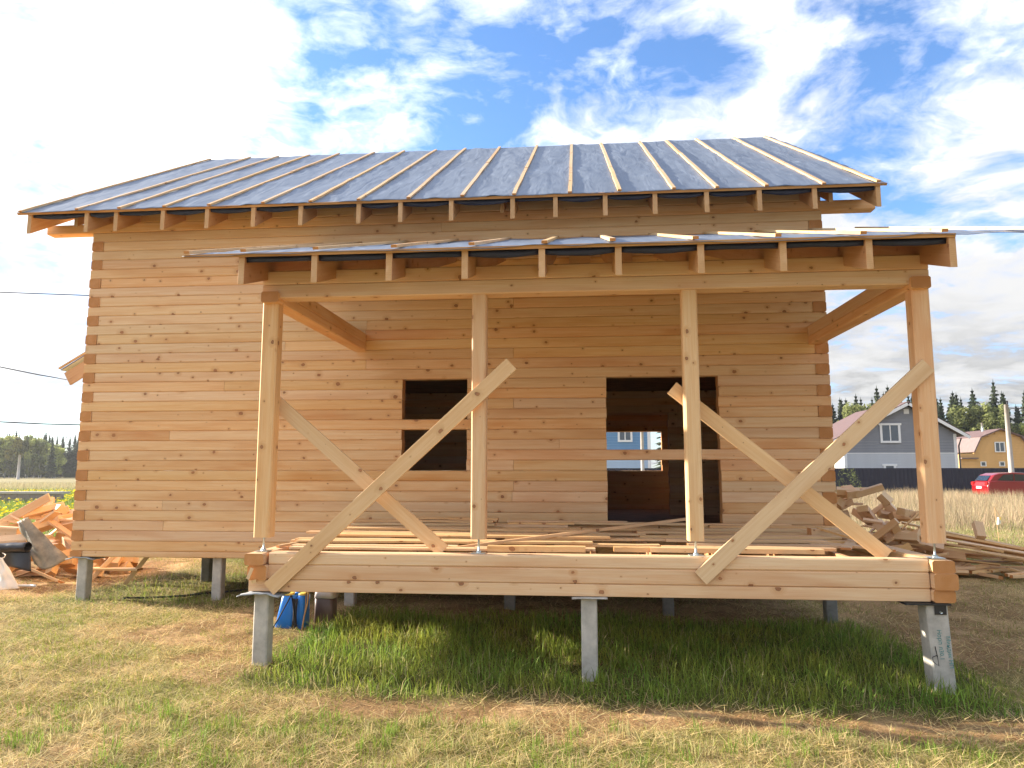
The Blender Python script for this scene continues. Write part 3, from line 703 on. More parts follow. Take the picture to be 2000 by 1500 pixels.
sheet("porch_membrane", pm, 170, 44, .003, "membrane_top", cab, "membrane_under")
for a, b2 in zip(prx[:-1], prx[1:]): flap(a + .028, b2 - .028, QY0 + .03, QZ0 - .012, .065, slack=random.choice((0, .01, .02)))
for x in (-.47, .10, .80, 1.56, 2.298, 2.972, 3.593, 4.338, 5.062, 5.786, 6.48, 7.15):
    y0 = QY0 - .045 + random.uniform(-.015, .01); y1 = YW - .03
    xj = x + random.uniform(-.03, .03); o_ = QN * .045
    bar("batten", Vector((x, y0, qz(y0))) + o_, Vector((xj, y1, qz(y1))) + o_, .055, .028, "pine_board", cab, up=QN, segs=3, jit=.003)
# brace boards
def brace(a, b2, w_, t_, th):
    a, b2 = Vector(a), Vector(b2)
    return bar("brace_board", a, b2, t_, w_, "pine_board", cab, .002, up=(b2 - a).cross(Vector((0, -1, 0))))
brace((.255, -.032, .030), (2.615, .022, 2.215), .148, .032, 0)
brace((4.37, -.034, .185), (6.525, .022, 2.15), .150, .034, 0)
brace((.13, .225, 1.885), (1.92, .215, .38), .140, .030, 0)
brace((4.19, .225, 1.985), (6.13, .215, .375), .140, .030, 0)

# ------------------------------------------------------------------ concrete piles
def pile(x, y, top, w_, label, mat="concrete", tilt=0.0, cap=None, group="concrete piles under the cabin"):
    g = g1(x, y); e = empty("concrete_pile", (x, y, g), label, "pile", group)
    o = bar("shaft", (x + tilt, y, g - .25), (x, y, top), w_, w_, mat, e, .012, up=(0, 1, 0))
    if cap == 'felt':
        sheet("felt_pad", lambda u, v: (x - .22 + .42 * u, y - .14 + .30 * v, top + .010 - .05 * max(0, abs(u - .5) * 2 - .45) + .012 * fnoise(u, v, 5, x)), 14, 6, .012, "roof_felt", e)
    if cap == 'thin':
        sheet("felt_pad", lambda u, v: (x - .16 + .33 * u, y - .12 + .26 * v, top + .006 - .02 * max(0, .3 - u) + .004 * fnoise(u, v, 5, x)), 8, 4, .008, "concrete", e)
    return e
pile(.17, .06, -.022, .148, "front left concrete pile with drooping grey felt pad beside the blue sprayer", cap='felt')
pile(3.345, .06, -.014, .150, "middle concrete pile under the front edge of the porch", cap='thin')
pr = pile(6.44, .075, -.006, .185, "front right concrete pile with faded teal lettering and black steel bracket", tilt=.045)
box("bracket", (6.415, -.028, -.105), (6.515, -.020, -.006), "black_plastic", pr)
box("base_plate", (6.16, -.05, -.022), (6.55, .16, -.005), "black_plastic", pr)
tube("bolt", [(6.467, -.028, -.085), (6.467, -.036, -.085)], .011, "zinc", pr, 8)
def stamp(txt, x, z, size, tilt):
    cu = bpy.data.curves.new("t", 'FONT'); cu.body = txt; cu.size = size; cu.resolution_u = 2; cu.extrude = .0008
    ob = bpy.data.objects.new("t", cu); COL.objects.link(ob); bpy.context.view_layer.update()
    me = bpy.data.meshes.new_from_object(ob.evaluated_get(bpy.context.evaluated_depsgraph_get())); bpy.data.objects.remove(ob)
    R_ = Matrix.Translation((x, -.0195, z)) @ Matrix.Rotation(tilt, 4, 'Y') @ Matrix.Rotation(PI / 2, 4, 'X') @ Matrix.Rotation(-PI / 2, 4, 'Z')
    me.materials.clear(); link("lettering", me, "teal_ink", pr, R_)
stamp("\u041d\u043e\u0440\u043f \u043b30.1", 6.425, -.235, .052, -.055)
stamp("\u041c\u0438\u043d\u0434\u0438\u043a \u041d\u041f", 6.498, -.29, .050, -.055)
tube("wire_loop", [(6.40, -.02, -.38), (6.41, -.03, -.47), (6.40, -.035, -.455), (6.365, -.035, -.47), (6.37, -.035, -.51), (6.415, -.035, -.545), (6.41, -.03, -.455)], .0035, "black_rubber", pr, 5)
pile(-3.95, 3.2, -.09, .150, "concrete pile under the far left corner of the cabin", cap='felt')
pile(-1.93, 3.25, -.075, .140, "concrete pile under the cabin's front wall left of the porch")
pile(-3.02, 4.98, -.075, .150, "dark rear concrete pile behind the small wooden step ladder", "concrete_shaded")
pile(.03, 3.25, -.075, .145, "shaded concrete pile deep under the porch behind the beige canister")
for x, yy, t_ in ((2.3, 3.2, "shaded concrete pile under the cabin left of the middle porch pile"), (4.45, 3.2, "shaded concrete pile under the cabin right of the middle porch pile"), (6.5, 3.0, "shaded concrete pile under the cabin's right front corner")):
    pile(x, yy, -.075, .145, t_, "concrete_shaded")
pile(-2.2, 6.9, -.075, .145, "small distant concrete pile under the cabin behind the left front piles", "concrete_shaded")

# ------------------------------------------------------------------ boards stacked on the porch floor
ORD = ['first', 'second', 'third', 'fourth', 'fifth', 'sixth', 'seventh', 'eighth', 'ninth', 'tenth', 'eleventh', 'twelfth', 'thirteenth', 'fourteenth', 'fifteenth', 'sixteenth', 'seventeenth', 'eighteenth', 'nineteenth', 'twentieth']
def board(x0, x1, y, z, w_, t_, ang=0.0, label="", grp="loose boards on the porch floor", dz=0.0, twist=0.0, segs=5, jit=.003, name="board"):
    L = x1 - x0
    o = bar(name, (x0, y, z + t_ / 2), (x1, y + L * math.tan(ang), z + t_ / 2 + dz), w_, t_, "pine_board", None, .002, twist=twist, segs=segs, jit=jit)
    return tag(o, label, "board", grp)
GL = "long pale pine board lying flat in the stacks on the porch floor"
lay = [.374, .400, .426, .452, .478, .504, .530]
# left hand stack, stepped away from the viewer
for nb, (x0, x1, y, li, w_, ang) in enumerate(sorted(((.30, 3.1, .38, 0, .14, .0), (.25, 2.0, .56, 0, .14, .01), (.20, 3.4, .80, 1, .14, .012), (.12, 2.35, .98, 1, .14, -.01), (.28, 3.6, 1.22, 2, .14, .0), (.30, 2.1, 1.40, 2, .14, .0),
                               (.0, 2.9, 1.62, 2, .14, -.015), (.30, 3.3, 1.86, 3, .15, -.02), (.5, 2.1, 2.05, 3, .12, .0), (.35, 2.2, 2.26, 4, .15, .0), (.32, 2.16, 2.42, 5, .14, .006), (.75, 2.19, 2.6, 5, .14, .0), (1.0, 2.2, 2.62, 6, .12, .0), (.6, 2.17, 2.82, 4, .14, .0),
                               (.02, 1.7, 1.1, 0, .14, .03), (.32, 2.5, 2.45, 3, .14, 0), (.9, 2.17, 2.66, 4, .14, .01)), key=lambda q: q[2])):
    board(x0, x1, y, lay[li], w_, .024, ang, 'flat pine board left of the middle, %s back from the porch front edge' % ORD[nb])
# middle stack against the wall, left of the doorway
for nb, (x0, x1, y, li, w_, ang) in enumerate(sorted(((2.32, 3.5, 2.30, 1, .14, 0), (2.30, 3.28, 2.36, 2, .14, .0), (2.33, 3.12, 2.45, 3, .14, .01), (2.34, 3.2, 2.52, 4, .14, 0), (2.36, 4.4, 2.72, 3, .14, .0), (2.3, 3.9, 2.86, 4, .14, 0), (3.0, 4.8, 2.6, 4, .14, -.01), (3.3, 4.6, 2.35, 2, .14, .0),
                               (2.6, 4.05, 1.9, 1, .16, .0), (3.95, 5.3, 1.95, 2, .14, .0), (2.4, 3.9, 1.55, 0, .14, .0), (3.95, 6.2, 1.6, 1, .14, .02), (3.2, 4.4, 1.25, 1, .14, 0), (2.2, 3.42, .45, 0, .14, .0), (2.15, 2.9, .95, 0, .14, .0), (3.0, 4.1, .85, 0, .14, 0)), key=lambda q: q[2])):
    board(x0, x1, y, lay[li], w_, .026, ang, 'flat pine board between the two middle posts, %s back from the porch front edge' % ORD[nb])
# right hand stack
for nb, (x0, x1, y, li, w_, ang) in enumerate(sorted(((4.0, 6.0, 2.85, 3, .14, 0), (4.3, 6.45, 2.7, 2, .16, .01), (4.4, 6.1, 2.35, 2, .15, 0), (4.6, 6.4, 2.1, 1, .14, 0), (4.3, 6.05, 1.7, 1, .16, 0), (4.5, 6.25, 1.45, 0, .14, 0), (4.2, 5.9, 1.2, 1, .15, 0), (4.4, 6.15, .95, 0, .15, .0), (4.1, 5.8, .65, 0, .16, .0), (4.9, 6.3, 2.5, 3, .14, 0), (3.9, 5.4, .42, 0, .14, .01)), key=lambda q: q[2])):
    board(x0, x1, y, lay[li], w_, .030, ang, 'flat pine board right of the doorway, %s back from the porch front edge' % ORD[nb])
board(3.95, 5.6, .36, .376, .10, .045, 0, "thick pale square edged beam offcut behind the second post from the right", name="beam_offcut")
board(3.6, 4.02, .40, .376, .13, .045, 0, "short pale block end right of the dark gap in the porch floor", name="beam_offcut")
board(2.35, 3.32, .30, .376, .12, .055, .02, "weathered pale board ending left of the dark gap in the porch floor")
board(5.95, 6.38, 1.9, .40, .16, .10, .0, "two squared beam offcuts stacked near the porch's right post", name="beam_offcut")
bar_o = bar("lath", (1.95, .42, .385), (4.62, 2.3, .575), .045, .032, "pine_board", None, .001, segs=6, jit=.004); tag(bar_o, "long thin lath slanting up across the stacked boards toward the doorway", "lath")
bar_o = bar("lath", (.12, .45, .385), (.62, 2.0, .425), .04, .025, "pine_board", None, .001); tag(bar_o, "thin lath lying crosswise at the porch floor's left end", "lath")
for (a, b2, lb) in (((5.95, .75, .385), (6.35, 1.6, .42), "short board offcut lying crosswise left of the right post"), ((6.05, 1.9, .50), (6.36, .6, .385), "thin stick leaning on the offcuts by the right post"), ((5.7, 1.2, .41), (6.3, .75, .385), "splintered board end near the right post's screw jack")):
    tag(bar("offcut", a, b2, .10 if 'stick' not in lb else .03, .022, "pine_board", None, .001), lb, "offcut", "loose offcuts at the porch's right end")

# ------------------------------------------------------------------ sprayer and canister
sp = empty("backpack_sprayer", (-.19, 1.7, g1(-.19, 1.7)), "blue backpack sprayer with yellow caps leaning under the porch edge", "sprayer")
def lobe(name, x0, x1, xt0, xt1, y0, y1, z0, z1, r, mat, parent):
    def ring(xa, xb, z, s=0.0):
        pts = []; cx, cy = (xa + xb) / 2, (y0 + y1) / 2; hx, hy = (xb - xa) / 2 - s, (y1 - y0) / 2 - s; rr = min(r, hx * .95, hy * .95)
        for qd, (sx, sy) in enumerate(((1, 1), (-1, 1), (-1, -1), (1, -1))):
            for i in range(5):
                t = PI / 2 * qd + PI / 2 * i / 4
                pts.append((cx + sx * (hx - rr) + rr * math.cos(t), cy + sy * (hy - rr) + rr * math.sin(t), z))
        return pts
    hs = [0, .02, .5, .97, 1.0]; v = []; f = []; n = 20
    for i, h in enumerate(hs):
        v += ring(x0 + (xt0 - x0) * h, x1 + (xt1 - x1) * h, z0 + (z1 - z0) * h, .012 if h in (0, 1.0) else 0)
        if i: f += [((i - 1) * n + k, (i - 1) * n + (k + 1) % n, i * n + (k + 1) % n, i * n + k) for k in range(n)]
    f.append(tuple(range(n))[::-1]); f.append(tuple((len(hs) - 1) * n + k for k in range(n)))
    return link(name, mesh(name, v, f, True), mat, parent)
zg = g1(-.19, 1.7) - .065
lobe("tank", -.385, -.145, -.30, -.135, 1.60, 1.84, zg + .05, zg + .45, .045, "blue_plastic", sp)
lobe("tank", -.150, -.005, -.115, -.012, 1.60, 1.82, zg + .05, zg + .45, .06, "blue_plastic", sp)
lobe("cap_rim", -.305, -.165, -.300, -.170, 1.60, 1.84, zg + .45, zg + .475, .04, "yellow_plastic", sp)
lobe("cap_rim", -.105, -.018, -.100, -.022, 1.61, 1.81, zg + .45, zg + .472, .04, "yellow_plastic", sp)
lobe("foot", -.395, -.20, -.388, -.19, 1.60, 1.85, zg - .01, zg + .052, .04, "yellow_plastic", sp)
tube("carry_handle", [(-.17, 1.70, zg + .44), (-.15, 1.68, zg + .47), (-.12, 1.68, zg + .47), (-.10, 1.70, zg + .44)], .012, "blue_plastic", sp)
for xs in ((-.160, -.150, -.128), (-.118, -.105, -.085)):
    sheet("strap", lambda u, v: (xs[0] + .035 * v + (.028 * math.sin(PI * u) if xs[0] < -.15 else 0), 1.585 - .03 * math.sin(PI * u), zg + .42 - .36 * u), 12, 1, .004, "black_rubber", sp)
tube("spray_lance", [(-.165, 1.57, zg + .46), (-.28, 1.53, zg + .22), (-.385, 1.50, zg + .03), (-.43, 1.47, zg - .02)], .009, "black_rubber", sp)
tube("spray_lance", [(-.16, 1.575, zg + .45), (-.12, 1.56, zg + .28), (-.095, 1.56, zg + .08)], .007, "black_rubber", sp)
tube("pistol_grip", [(-.36, 1.50, zg + .08), (-.35, 1.49, zg + .03), (-.37, 1.48, zg - .03)], .016, "black_rubber", sp)
tube("hose", [(.03, 1.62, zg + .50), (.026, 1.60, zg + .36), (.0, 1.58, zg + .22), (-.02, 1.57, zg + .06)], .010, "hose", sp)
tube("hose", [(-.01, 1.64, zg + .50), (-.005, 1.62, zg + .3), (-.03, 1.60, zg + .05)], .006, "hose", sp)
cz = g1(.12, 2.0); jg = empty("canister", (.11, 2.0, cz), "brown plastic canister with pale lid beside the blue sprayer", "canister")
lobe("body", -.01, .235, -.005, .23, 1.90, 2.10, cz, cz + .30, .04, "brown_plastic", jg); lobe("lid", -.015, .250, 0.0, .235, 1.89, 2.11, cz + .30, cz + .40, .05, "white_plastic", jg)

# ------------------------------------------------------------------ step ladder under the cabin, pipe
ld = empty("step_ladder", (-4.4, 4.7, g1(-4.4, 4.7)), "small wooden step ladder leaning under the cabin's left end", "ladder")
gl = g1(-4.5, 4.7)
bar("rail", (-4.86, 4.55, gl), (-4.36, 4.75, gl + .62), .06, .07, "pine_board", ld, .004); bar("rail", (-4.20, 4.55, gl), (-3.80, 4.75, gl + .62), .06, .07, "pine_board", ld, .004)
bar("step", (-4.83, 4.60, gl + .235), (-3.98, 4.60, gl + .235), .16, .035, "pine_board", ld, .003)
pp = [(-3.2 + .22 * i, 3.0 + .16 * i, g1(-3.2 + .22 * i, 3.0 + .16 * i) + .03) for i in range(9)]
tag(tube("pipe", pp, .016, "black_rubber"), "thin black pipe lying in the grass under the cabin", "pipe")

# ------------------------------------------------------------------ heaps of pine offcuts
def offcut(p, L, w_, t_, az, el, roll, label, grp, mat="pine_scrap", name="offcut"):
    d = Vector((math.cos(az) * math.cos(el), math.sin(az) * math.cos(el), math.sin(el)))
    p = Vector(p); o = bar(name, p - d * L / 2, p + d * L / 2, w_, t_, mat, None, .004 if t_ > .04 else .001, twist=roll)
    return tag(o, label, "offcut", grp)
def heap(n, cx, cy, rx_, ry_, H, label, grp, az0=0.0, sizes="mixed", seed=1):
    R_ = random.Random(seed); c = 0
    while c < n:
        u, v = R_.uniform(-1, 1), R_.uniform(-1, 1); r2 = u * u + v * v
        if r2 > 1: continue
        x, y = cx + u * rx_, cy + v * ry_; top = H * (1 - r2 ** .8)
        z = g1(x, y) + .04 + top * (R_.random() ** .22 if c > n * .3 else R_.random() * .7)
        s = R_.random()
        if s < .45: L, w_, t_ = R_.uniform(.30, .70), R_.uniform(.15, .22), R_.uniform(.11, .16)
        elif s < .8: L, w_, t_ = R_.uniform(.3, .8), R_.uniform(.10, .16), R_.uniform(.02, .05)
        else: L, w_, t_ = R_.uniform(.20, .40), R_.uniform(.15, .21), R_.uniform(.14, .16)
        kind_ = 'thick' if t_ > .09 and L > .36 else ('stubby' if t_ > .09 else 'flat')
        hgt = 'high' if z > g1(x, y) + H * .55 else ('halfway up' if z > g1(x, y) + H * .25 else 'low')
        fb = 'near' if v < 0 else 'far'; sd = 'left' if u < -.3 else ('right' if u > .3 else 'middle')
        offcut((x, y, z), L, w_, t_, az0 + R_.gauss(0, .9), R_.gauss(0, .35), R_.uniform(-.8, .8), '%s pine offcut %s, %s %s part of %s' % (kind_, hgt, fb, sd, label), grp); c += 1
heap(175, 8.85, 8.15, 1.75, 1.15, 1.72, "the heap behind the porch", "offcuts in the right heap", 0.3, seed=5)
R_ = random.Random(11)
for i in range(26):   # long slabs fanning to the right
    x = 10.0 + R_.uniform(-.4, 1.0); y = 7.9 + R_.uniform(-.5, .9); L = R_.uniform(1.5, 3.0)
    zt = g1(x, y) + .22 + R_.uniform(0, .55) - .2 * (x - 10)
    offcut((x + .5, y, zt), L, R_.uniform(.07, .15), R_.uniform(.02, .05), R_.gauss(-.15, .22), -math.atan2(zt + .65, L * .5) * .42, R_.uniform(-.4, .4), "long thin pine slab sloping down to the right from the offcut heap", "long slabs right of the offcut heap", "pine_board", "slab")
for i in range(14):
    x = 9.9 + R_.uniform(-.7, 1.5); y = 7.2 + R_.uniform(-.4, .3)
    offcut((x, y, g1(x, y) + .06 + R_.uniform(0, .12)), R_.uniform(.3, .8), R_.uniform(.06, .13), R_.uniform(.03, .06), R_.gauss(-.1, .6), R_.gauss(0, .12), R_.uniform(-.5, .5), "small split pine piece lying in the grass at the foot of the right heap", "pieces at the foot of the right heap", "pine_board")
tag(offcut((11.0, 8.0, .02), .34, .16, .12, 1.3, .9, .2, "", None), "orange beam end standing up among the long slabs at right", "offcut")
heap(100, -6.7, 5.9, 1.75, 1.0, 1.22, "the heap left of the cabin", "offcuts in the left heap", 0.2, seed=8)
tag(bar("board", (-7.55, 5.6, .10), (-6.46, 5.62, .69), .035, .15, "pine_scrap", None, .002), "orange board jutting steeply up from the left heap", "board")
tag(bar("board", (-7.6, 5.75, .13), (-6.75, 5.8, .56), .035, .10, "pine_board", None, .002), "pale narrow board slanting up behind the orange board on the left heap", "board")
tag(bar("beam_offcut", (-7.3, 4.75, .16), (-6.36, 4.85, .10), .20, .19, "pine_scrap", None, .02), "thick square beam offcut on the left heap above the black wrapped bundle", "offcut")
tag(bar("beam_offcut", (-6.75, 4.6, -.05), (-6.10, 4.75, .0), .18, .16, "pine_scrap", None, .02, twist=.7), "pointed beam offcut lying just above the black wrapped bundle", "offcut")
tag(bar("board", (-6.35, 5.7, .27), (-5.25, 5.8, .22), .12, .04, "pine_board", None, .002), "sunlit pale board along the top of the left heap by the cabin corner", "board")
tag(bar("board", (-6.3, 5.5, .25), (-5.4, 5.3, -.18), .14, .04, "pine_scrap", None, .002), "orange board sloping down to the cabin corner on the left heap", "board")
tag(bar("board", (-6.15, 4.75, -.45), (-5.35, 4.6, -.68), .16, .04, "pine_board", None, .002, twist=-.4), "jagged board lying at the foot of the left heap", "board")
tag(bar("board", (-6.55, 5.15, -.62), (-5.9, 5.1, -.58), .15, .10, "pine_scrap", None, .004), "stubby orange block at the foot of the left heap", "board")
# bent roofing sheet
def rs(u, v):
    a = Vector((-6.36, 4.80, .26)).lerp(Vector((-5.69, 4.38, -.34)), u); b2 = Vector((-6.20, 4.78, .37)).lerp(Vector((-5.14, 4.42, -.27)), u)
    p = a.lerp(b2, v); k = math.sin(PI * v)
    p.y -= .07 * k + .05 * fnoise(u * 2, v * 3, 1.5); p.z += .03 * fnoise(u * 3, v * 2, 1.2, 4) - (.12 * u * k)
    return p
tag(sheet("roofing_sheet", rs, 24, 12, .006, "felt_brown"), "bent grey-brown roofing felt sheet draped down the left heap", "sheet")
def bl(u, v):
    ang = 2 * PI * v; r = .075 + .012 * fnoise(u * 4, v * 3, 2)
    return (-6.85 + 1.14 * u, 4.25 + r * 1.2 * math.cos(ang), -.10 + .035 * u + r * math.sin(ang) + .02 * fnoise(u * 3, 0, 1))
tag(sheet("wrapped_bundle", bl, 26, 14, .004, "black_plastic"), "long bundle wrapped in black plastic film in front of the left heap", "bundle")
def dr(u, v): return (-6.5 + .80 * u + .05 * v, 4.30 + .06 * math.sin(6 * u) * v, -.14 - .34 * v * (1 - .25 * math.sin(3 * u)) )
tag(sheet("black_film", dr, 16, 8, .004, "black_plastic"), "black plastic film hanging below the wrapped bundle", "film")
def wb(u, v):
    zz = -.20 - .53 * v; wd = .02 + .20 * v ** .9
    return Vector((-5.87 + .18 * v + (u - .5) * 2 * wd, 3.90 - .12 * math.sin(PI * u) * (.2 + v) + .04 * fnoise(u * 4, v * 4, 1), zz + .02 * math.sin(9 * u) * v))
tag(sheet("white_sack", wb, 20, 16, .004, "white_film"), "crumpled white film sack standing before the left heap", "sack")
tag(tube("white_tube", [(-5.50, 3.85, g1(-5.5, 3.85) + .05), (-5.20, 3.85, g1(-5.2, 3.85) + .055)], .020, "white_film"), "short white plastic tube on the ground beside the sack", "tube")
tag(tube("cord", [(-5.94, 4.0, -.14), (-5.87, 3.98, -.16), (-5.86, 3.95, -.20), (-5.90, 3.92, -.22)], .008, "white_film"), "short white cord tied above the sack", "cord")
def bl2(u, v): return Vector((-6.12 + .30 * u, 3.98 - .10 * math.sin(PI * u), -.50 - .24 * v + .04 * math.sin(5 * u + 3 * v)))
tag(sheet("crumpled_wrapper", bl2, 12, 8, .004, "white_paint"), "bluish white crumpled wrapper beside the white sack", "wrapper")

# small white bag on a stem in the field
wbg = empty("hanging_bag", (14.62, 14.0, g1(14.6, 14)), "small white and yellow bag hanging from a thin stem in the meadow", "bag")
bago = link("bag", mesh("bag", [(14.55, 13.97, -.36), (14.66, 13.97, -.33), (14.70, 13.97, -.10), (14.60, 13.97, -.09), (14.55, 14.03, -.36), (14.66, 14.03, -.33), (14.70, 14.03, -.10), (14.60, 14.03, -.09)], [(0, 1, 2, 3), (7, 6, 5, 4), (0, 4, 5, 1), (1, 5, 6, 2), (2, 6, 7, 3), (3, 7, 4, 0)]), "white_paint", wbg)
fold = link("fold", mesh("fold", [(14.655, 13.955, -.19), (14.70, 13.955, -.17), (14.71, 13.955, -.07), (14.65, 13.955, -.08), (14.655, 13.965, -.19), (14.70, 13.965, -.17), (14.71, 13.965, -.07), (14.65, 13.965, -.08)], [(0, 1, 2, 3), (7, 6, 5, 4), (0, 4, 5, 1), (1, 5, 6, 2), (2, 6, 7, 3), (3, 7, 4, 0)]), "yellow_plastic", wbg)
for q_ in (bago, fold):
    for vv in q_.data.vertices: vv.co.x = 14.64 + (vv.co.x - 14.64) * .55; vv.co.z = -.1 + (vv.co.z + .1) * .72
tube("stem", [(14.60, 14.0, g1(14.6, 14)), (14.55, 14.0, .18), (14.64, 14.0, -.02)], .006, "hose", wbg, 4)

# ------------------------------------------------------------------ houses beyond
def siding(parent, x0, x1, z0, z1, y, mat, step=.22, gable=None, name="siding_board"):
    """horizontal boards, each a piece; gable(x side, z) trims them under a roof"""
    z = z0
    while z < z1 - .02:
        zt = min(z + step, z1); a, b2 = x0, x1
        if gable: a = max(x0, gable(-1, zt)); b2 = min(x1, gable(1, zt))
        if b2 - a > .15: box(name, (a, y - .02 - .006 * (int(z * 10) % 2), z), (b2, y + .02, zt - .012), mat, parent)
        z += step
def window(parent, x0, x1, z0, z1, y, bars=1, shelf=True, tw=.14):
    f = box("window", (x0, y - .05, z0), (x1, y - .03, z1), "window_glass", parent)
    def sub(nm, lo, hi):
        lo, hi = Vector(lo), Vector(hi); c = (lo + hi) / 2; me = prism_mesh(hi.x - lo.x, hi.y - lo.y, hi.z - lo.z)
        if me.materials and me.materials[0] != MATS["white_paint"]: me = me.copy(); me.materials.clear()
        o = bpy.data.objects.new(nm, me); COL.objects.link(o)
        if not me.materials: me.materials.append(MATS["white_paint"])
        o.parent = f; o.matrix_basis = f.matrix_basis.inverted() @ Matrix.Translation(-Vector(parent.location)) @ Matrix.Translation((lo.x, c.y, c.z))
    sub("trim", (x0 - tw, y - .09, z0 - tw), (x0 + .01, y - .035, z1 + tw)); sub("trim", (x1 - .01, y - .09, z0 - tw), (x1 + tw, y - .035, z1 + tw))
    sub("trim", (x0 - tw - (.08 if shelf else 0), y - .10, z1), (x1 + tw + (.08 if shelf else 0), y - .037, z1 + tw)); sub("sill", (x0, y - .10, z0 - tw), (x1, y - .036, z0))
    for i in range(bars):
        xm = x0 + (x1 - x0) * (i + 1) / (bars + 1); sub("glazing_bar", (xm - .035, y - .075, z0 + .005), (xm + .035, y - .045, z1 - .005))
gh = empty("grey_house", (26, 46, -.45), "grey house with pale lower storey and white trim behind the navy fence", "house")
x0, x1, yh, zgd = 22.0, 29.6, 46.0, -.45; PK = (26.35, 5.9)
box("wall_core", (x0 + .03, yh + .03, zgd), (x1 - .03, yh + 8.5, 3.35), "house_pale", gh)
poly_prism("gable_core", [(x0 + .03, 3.36), (x1 - .03, 3.36), (x1 - .03, 3.75), (PK[0], PK[1] - .12), (x0 + .03, 3.72)], yh + .03, yh + .2, "house_grey", gh)
gab = lambda s, z: (x0 if z < 3.7 else x0 + (z - 3.7) / (PK[1] - .1 - 3.7) * (PK[0] - x0)) if s < 0 else (x1 if z < 3.75 else x1 - (z - 3.75) / (PK[1] - .1 - 3.75) * (x1 - PK[0]))
siding(gh, x0, x1, zgd, 2.36, yh, "house_pale", .20); siding(gh, x0, x1, 2.42, 5.7, yh, "house_grey", .20, gab)
box("band", (x0, yh - .04, 2.355), (x1, yh - .01, 2.415), "white_paint", gh)
for xx in (x0, x1 - .16): box("corner_trim", (xx - .02, yh - .05, zgd), (xx + .18, yh - .028, 3.72), "white_paint", gh)
box("side_wall", (x0 - .03, yh + .0, zgd), (x0 + .0, yh + 8.5, 3.6), "white_paint", gh)
def roofplane(nm, a, b2, y0, y1, th, mat, parent):
    a, b2 = Vector((a[0], 0, a[1])), Vector((b2[0], 0, b2[1])); n = (b2 - a).cross(Vector((0, 1, 0))).normalized()
    if n.z < 0: n = -n
    v = [(p.x, yy, p.z) for yy in (y0, y1) for p in (a, b2, b2 + n * th, a + n * th)]
    f = [(0, 1, 2, 3), (7, 6, 5, 4), (0, 4, 5, 1), (1, 5, 6, 2), (2, 6, 7, 3), (3, 7, 4, 0)]
    me = mesh(nm, v, f); bm = bmesh.new(); bm.from_mesh(me); bmesh.ops.recalc_face_normals(bm, faces=bm.faces); bm.to_mesh(me); bm.free()
    return link(nm, me, mat, parent)
roofplane("roof", (21.1, 3.25), (PK[0], PK[1] + .02), yh - .5, yh + 9, .08, "roof_brown", gh); roofplane("roof", (PK[0], PK[1] + .02), (30.25, 3.55), yh - .5, yh + 9, .08, "roof_brown", gh)
roofplane("fascia", (21.1, 3.05), (PK[0], PK[1] - .18), yh - .54, yh - .505, .2, "white_paint", gh); roofplane("fascia", (PK[0], PK[1] - .18), (30.25, 3.35), yh - .54, yh - .505, .2, "white_paint", gh)
tube("downpipe", [(29.8, yh - .3, 3.4), (29.72, yh - .08, 2.9), (29.72, yh - .08, zgd)], .05, "black_plastic", gh)
window(gh, 24.65, 25.75, 3.25, 4.35, yh); window(gh, 24.75, 25.3, .6, 1.5, yh, 0)
box("vent", (26.2, yh - .07, 5.15), (26.55, yh - .03, 5.5), "white_paint", gh)
yw_ = empty("yellow_house", (40, 60, -.45), "yellow timber house with brown gambrel roof beside the grey house", "house")
YH = 60.0; OUT = [(37.9, 2.75), (38.55, 4.05), (40.25, 4.75), (41.95, 4.1), (43.0, 2.6)]
box("wall_core", (38.0 - 1.3, YH + .03, -.45), (43.2, YH + 8, 2.6), "house_yellow", yw_)
poly_prism("gable_core", [(37.95, 2.6)] + OUT[1:4] + [(42.95, 2.6)], YH + .03, YH + .2, "house_yellow", yw_)
def yg(s, z):
    if s < 0: return 36.7 if z < 2.75 else (37.9 + (z - 2.75) * .5 if z < 4.05 else 38.55 + (z - 4.05) * 2.43)
    return 43.2 if z < 2.6 else (43.0 - (z - 2.6) * .7 if z < 4.1 else 41.95 - (z - 4.1) * 2.6)
siding(yw_, 36.7, 43.2, -.45, 4.6, YH, "house_yellow", .24, yg)
for i in range(4): roofplane("roof", OUT[i], OUT[i + 1], YH - .35, YH + 8.5, .1, "roof_mauve" if i in (0, 3) else "roof_brown", yw_)
window(yw_, 39.8, 40.5, 2.85, 3.6, YH, 1, False, .08); window(yw_, 38.5, 38.85, 1.6, 1.9, YH, 0, False, .06); window(yw_, 40.05, 40.4, 1.6, 1.9, YH, 0, False, .06)
box("awning", (36.8, YH - .3, 2.2), (38.2, YH - .03, 2.3), "roof_mauve", yw_); tube("flue", [(39.9, YH + 2, 4.6), (39.9, YH + 2, 5.5)], .09, "zinc", yw_)
bh = empty("blue_house", (5, 47, -.5), "blue house with pale lower wall and white trimmed window seen through the doorway", "house")
box("wall_core", (0.5, 47.03, -.45), (8.45, 55, 5.6), "house_pale_blue", bh)
siding(bh, .5, 8.45, -.45, 2.45, 47, "house_pale_blue", .2); siding(bh, .5, 8.45, 2.5, 5.6, 47, "house_blue", .2)
box("band", (.5, 46.95, 2.44), (8.45, 46.985, 2.5), "white_paint", bh); box("corner_trim", (8.38, 46.94, -.45), (8.62, 46.975, 5.6), "white_paint", bh)
window(bh, 6.35, 7.15, 3.42, 4.6, 47); window(bh, 2.6, 3.4, 3.42, 4.6, 47)
roofplane("roof", (0.1, 5.5), (4.5, 7.6), 46.5, 55.5, .1, "roof_brown", bh); roofplane("roof", (4.5, 7.6), (8.95, 5.5), 46.5, 55.5, .1, "roof_brown", bh)
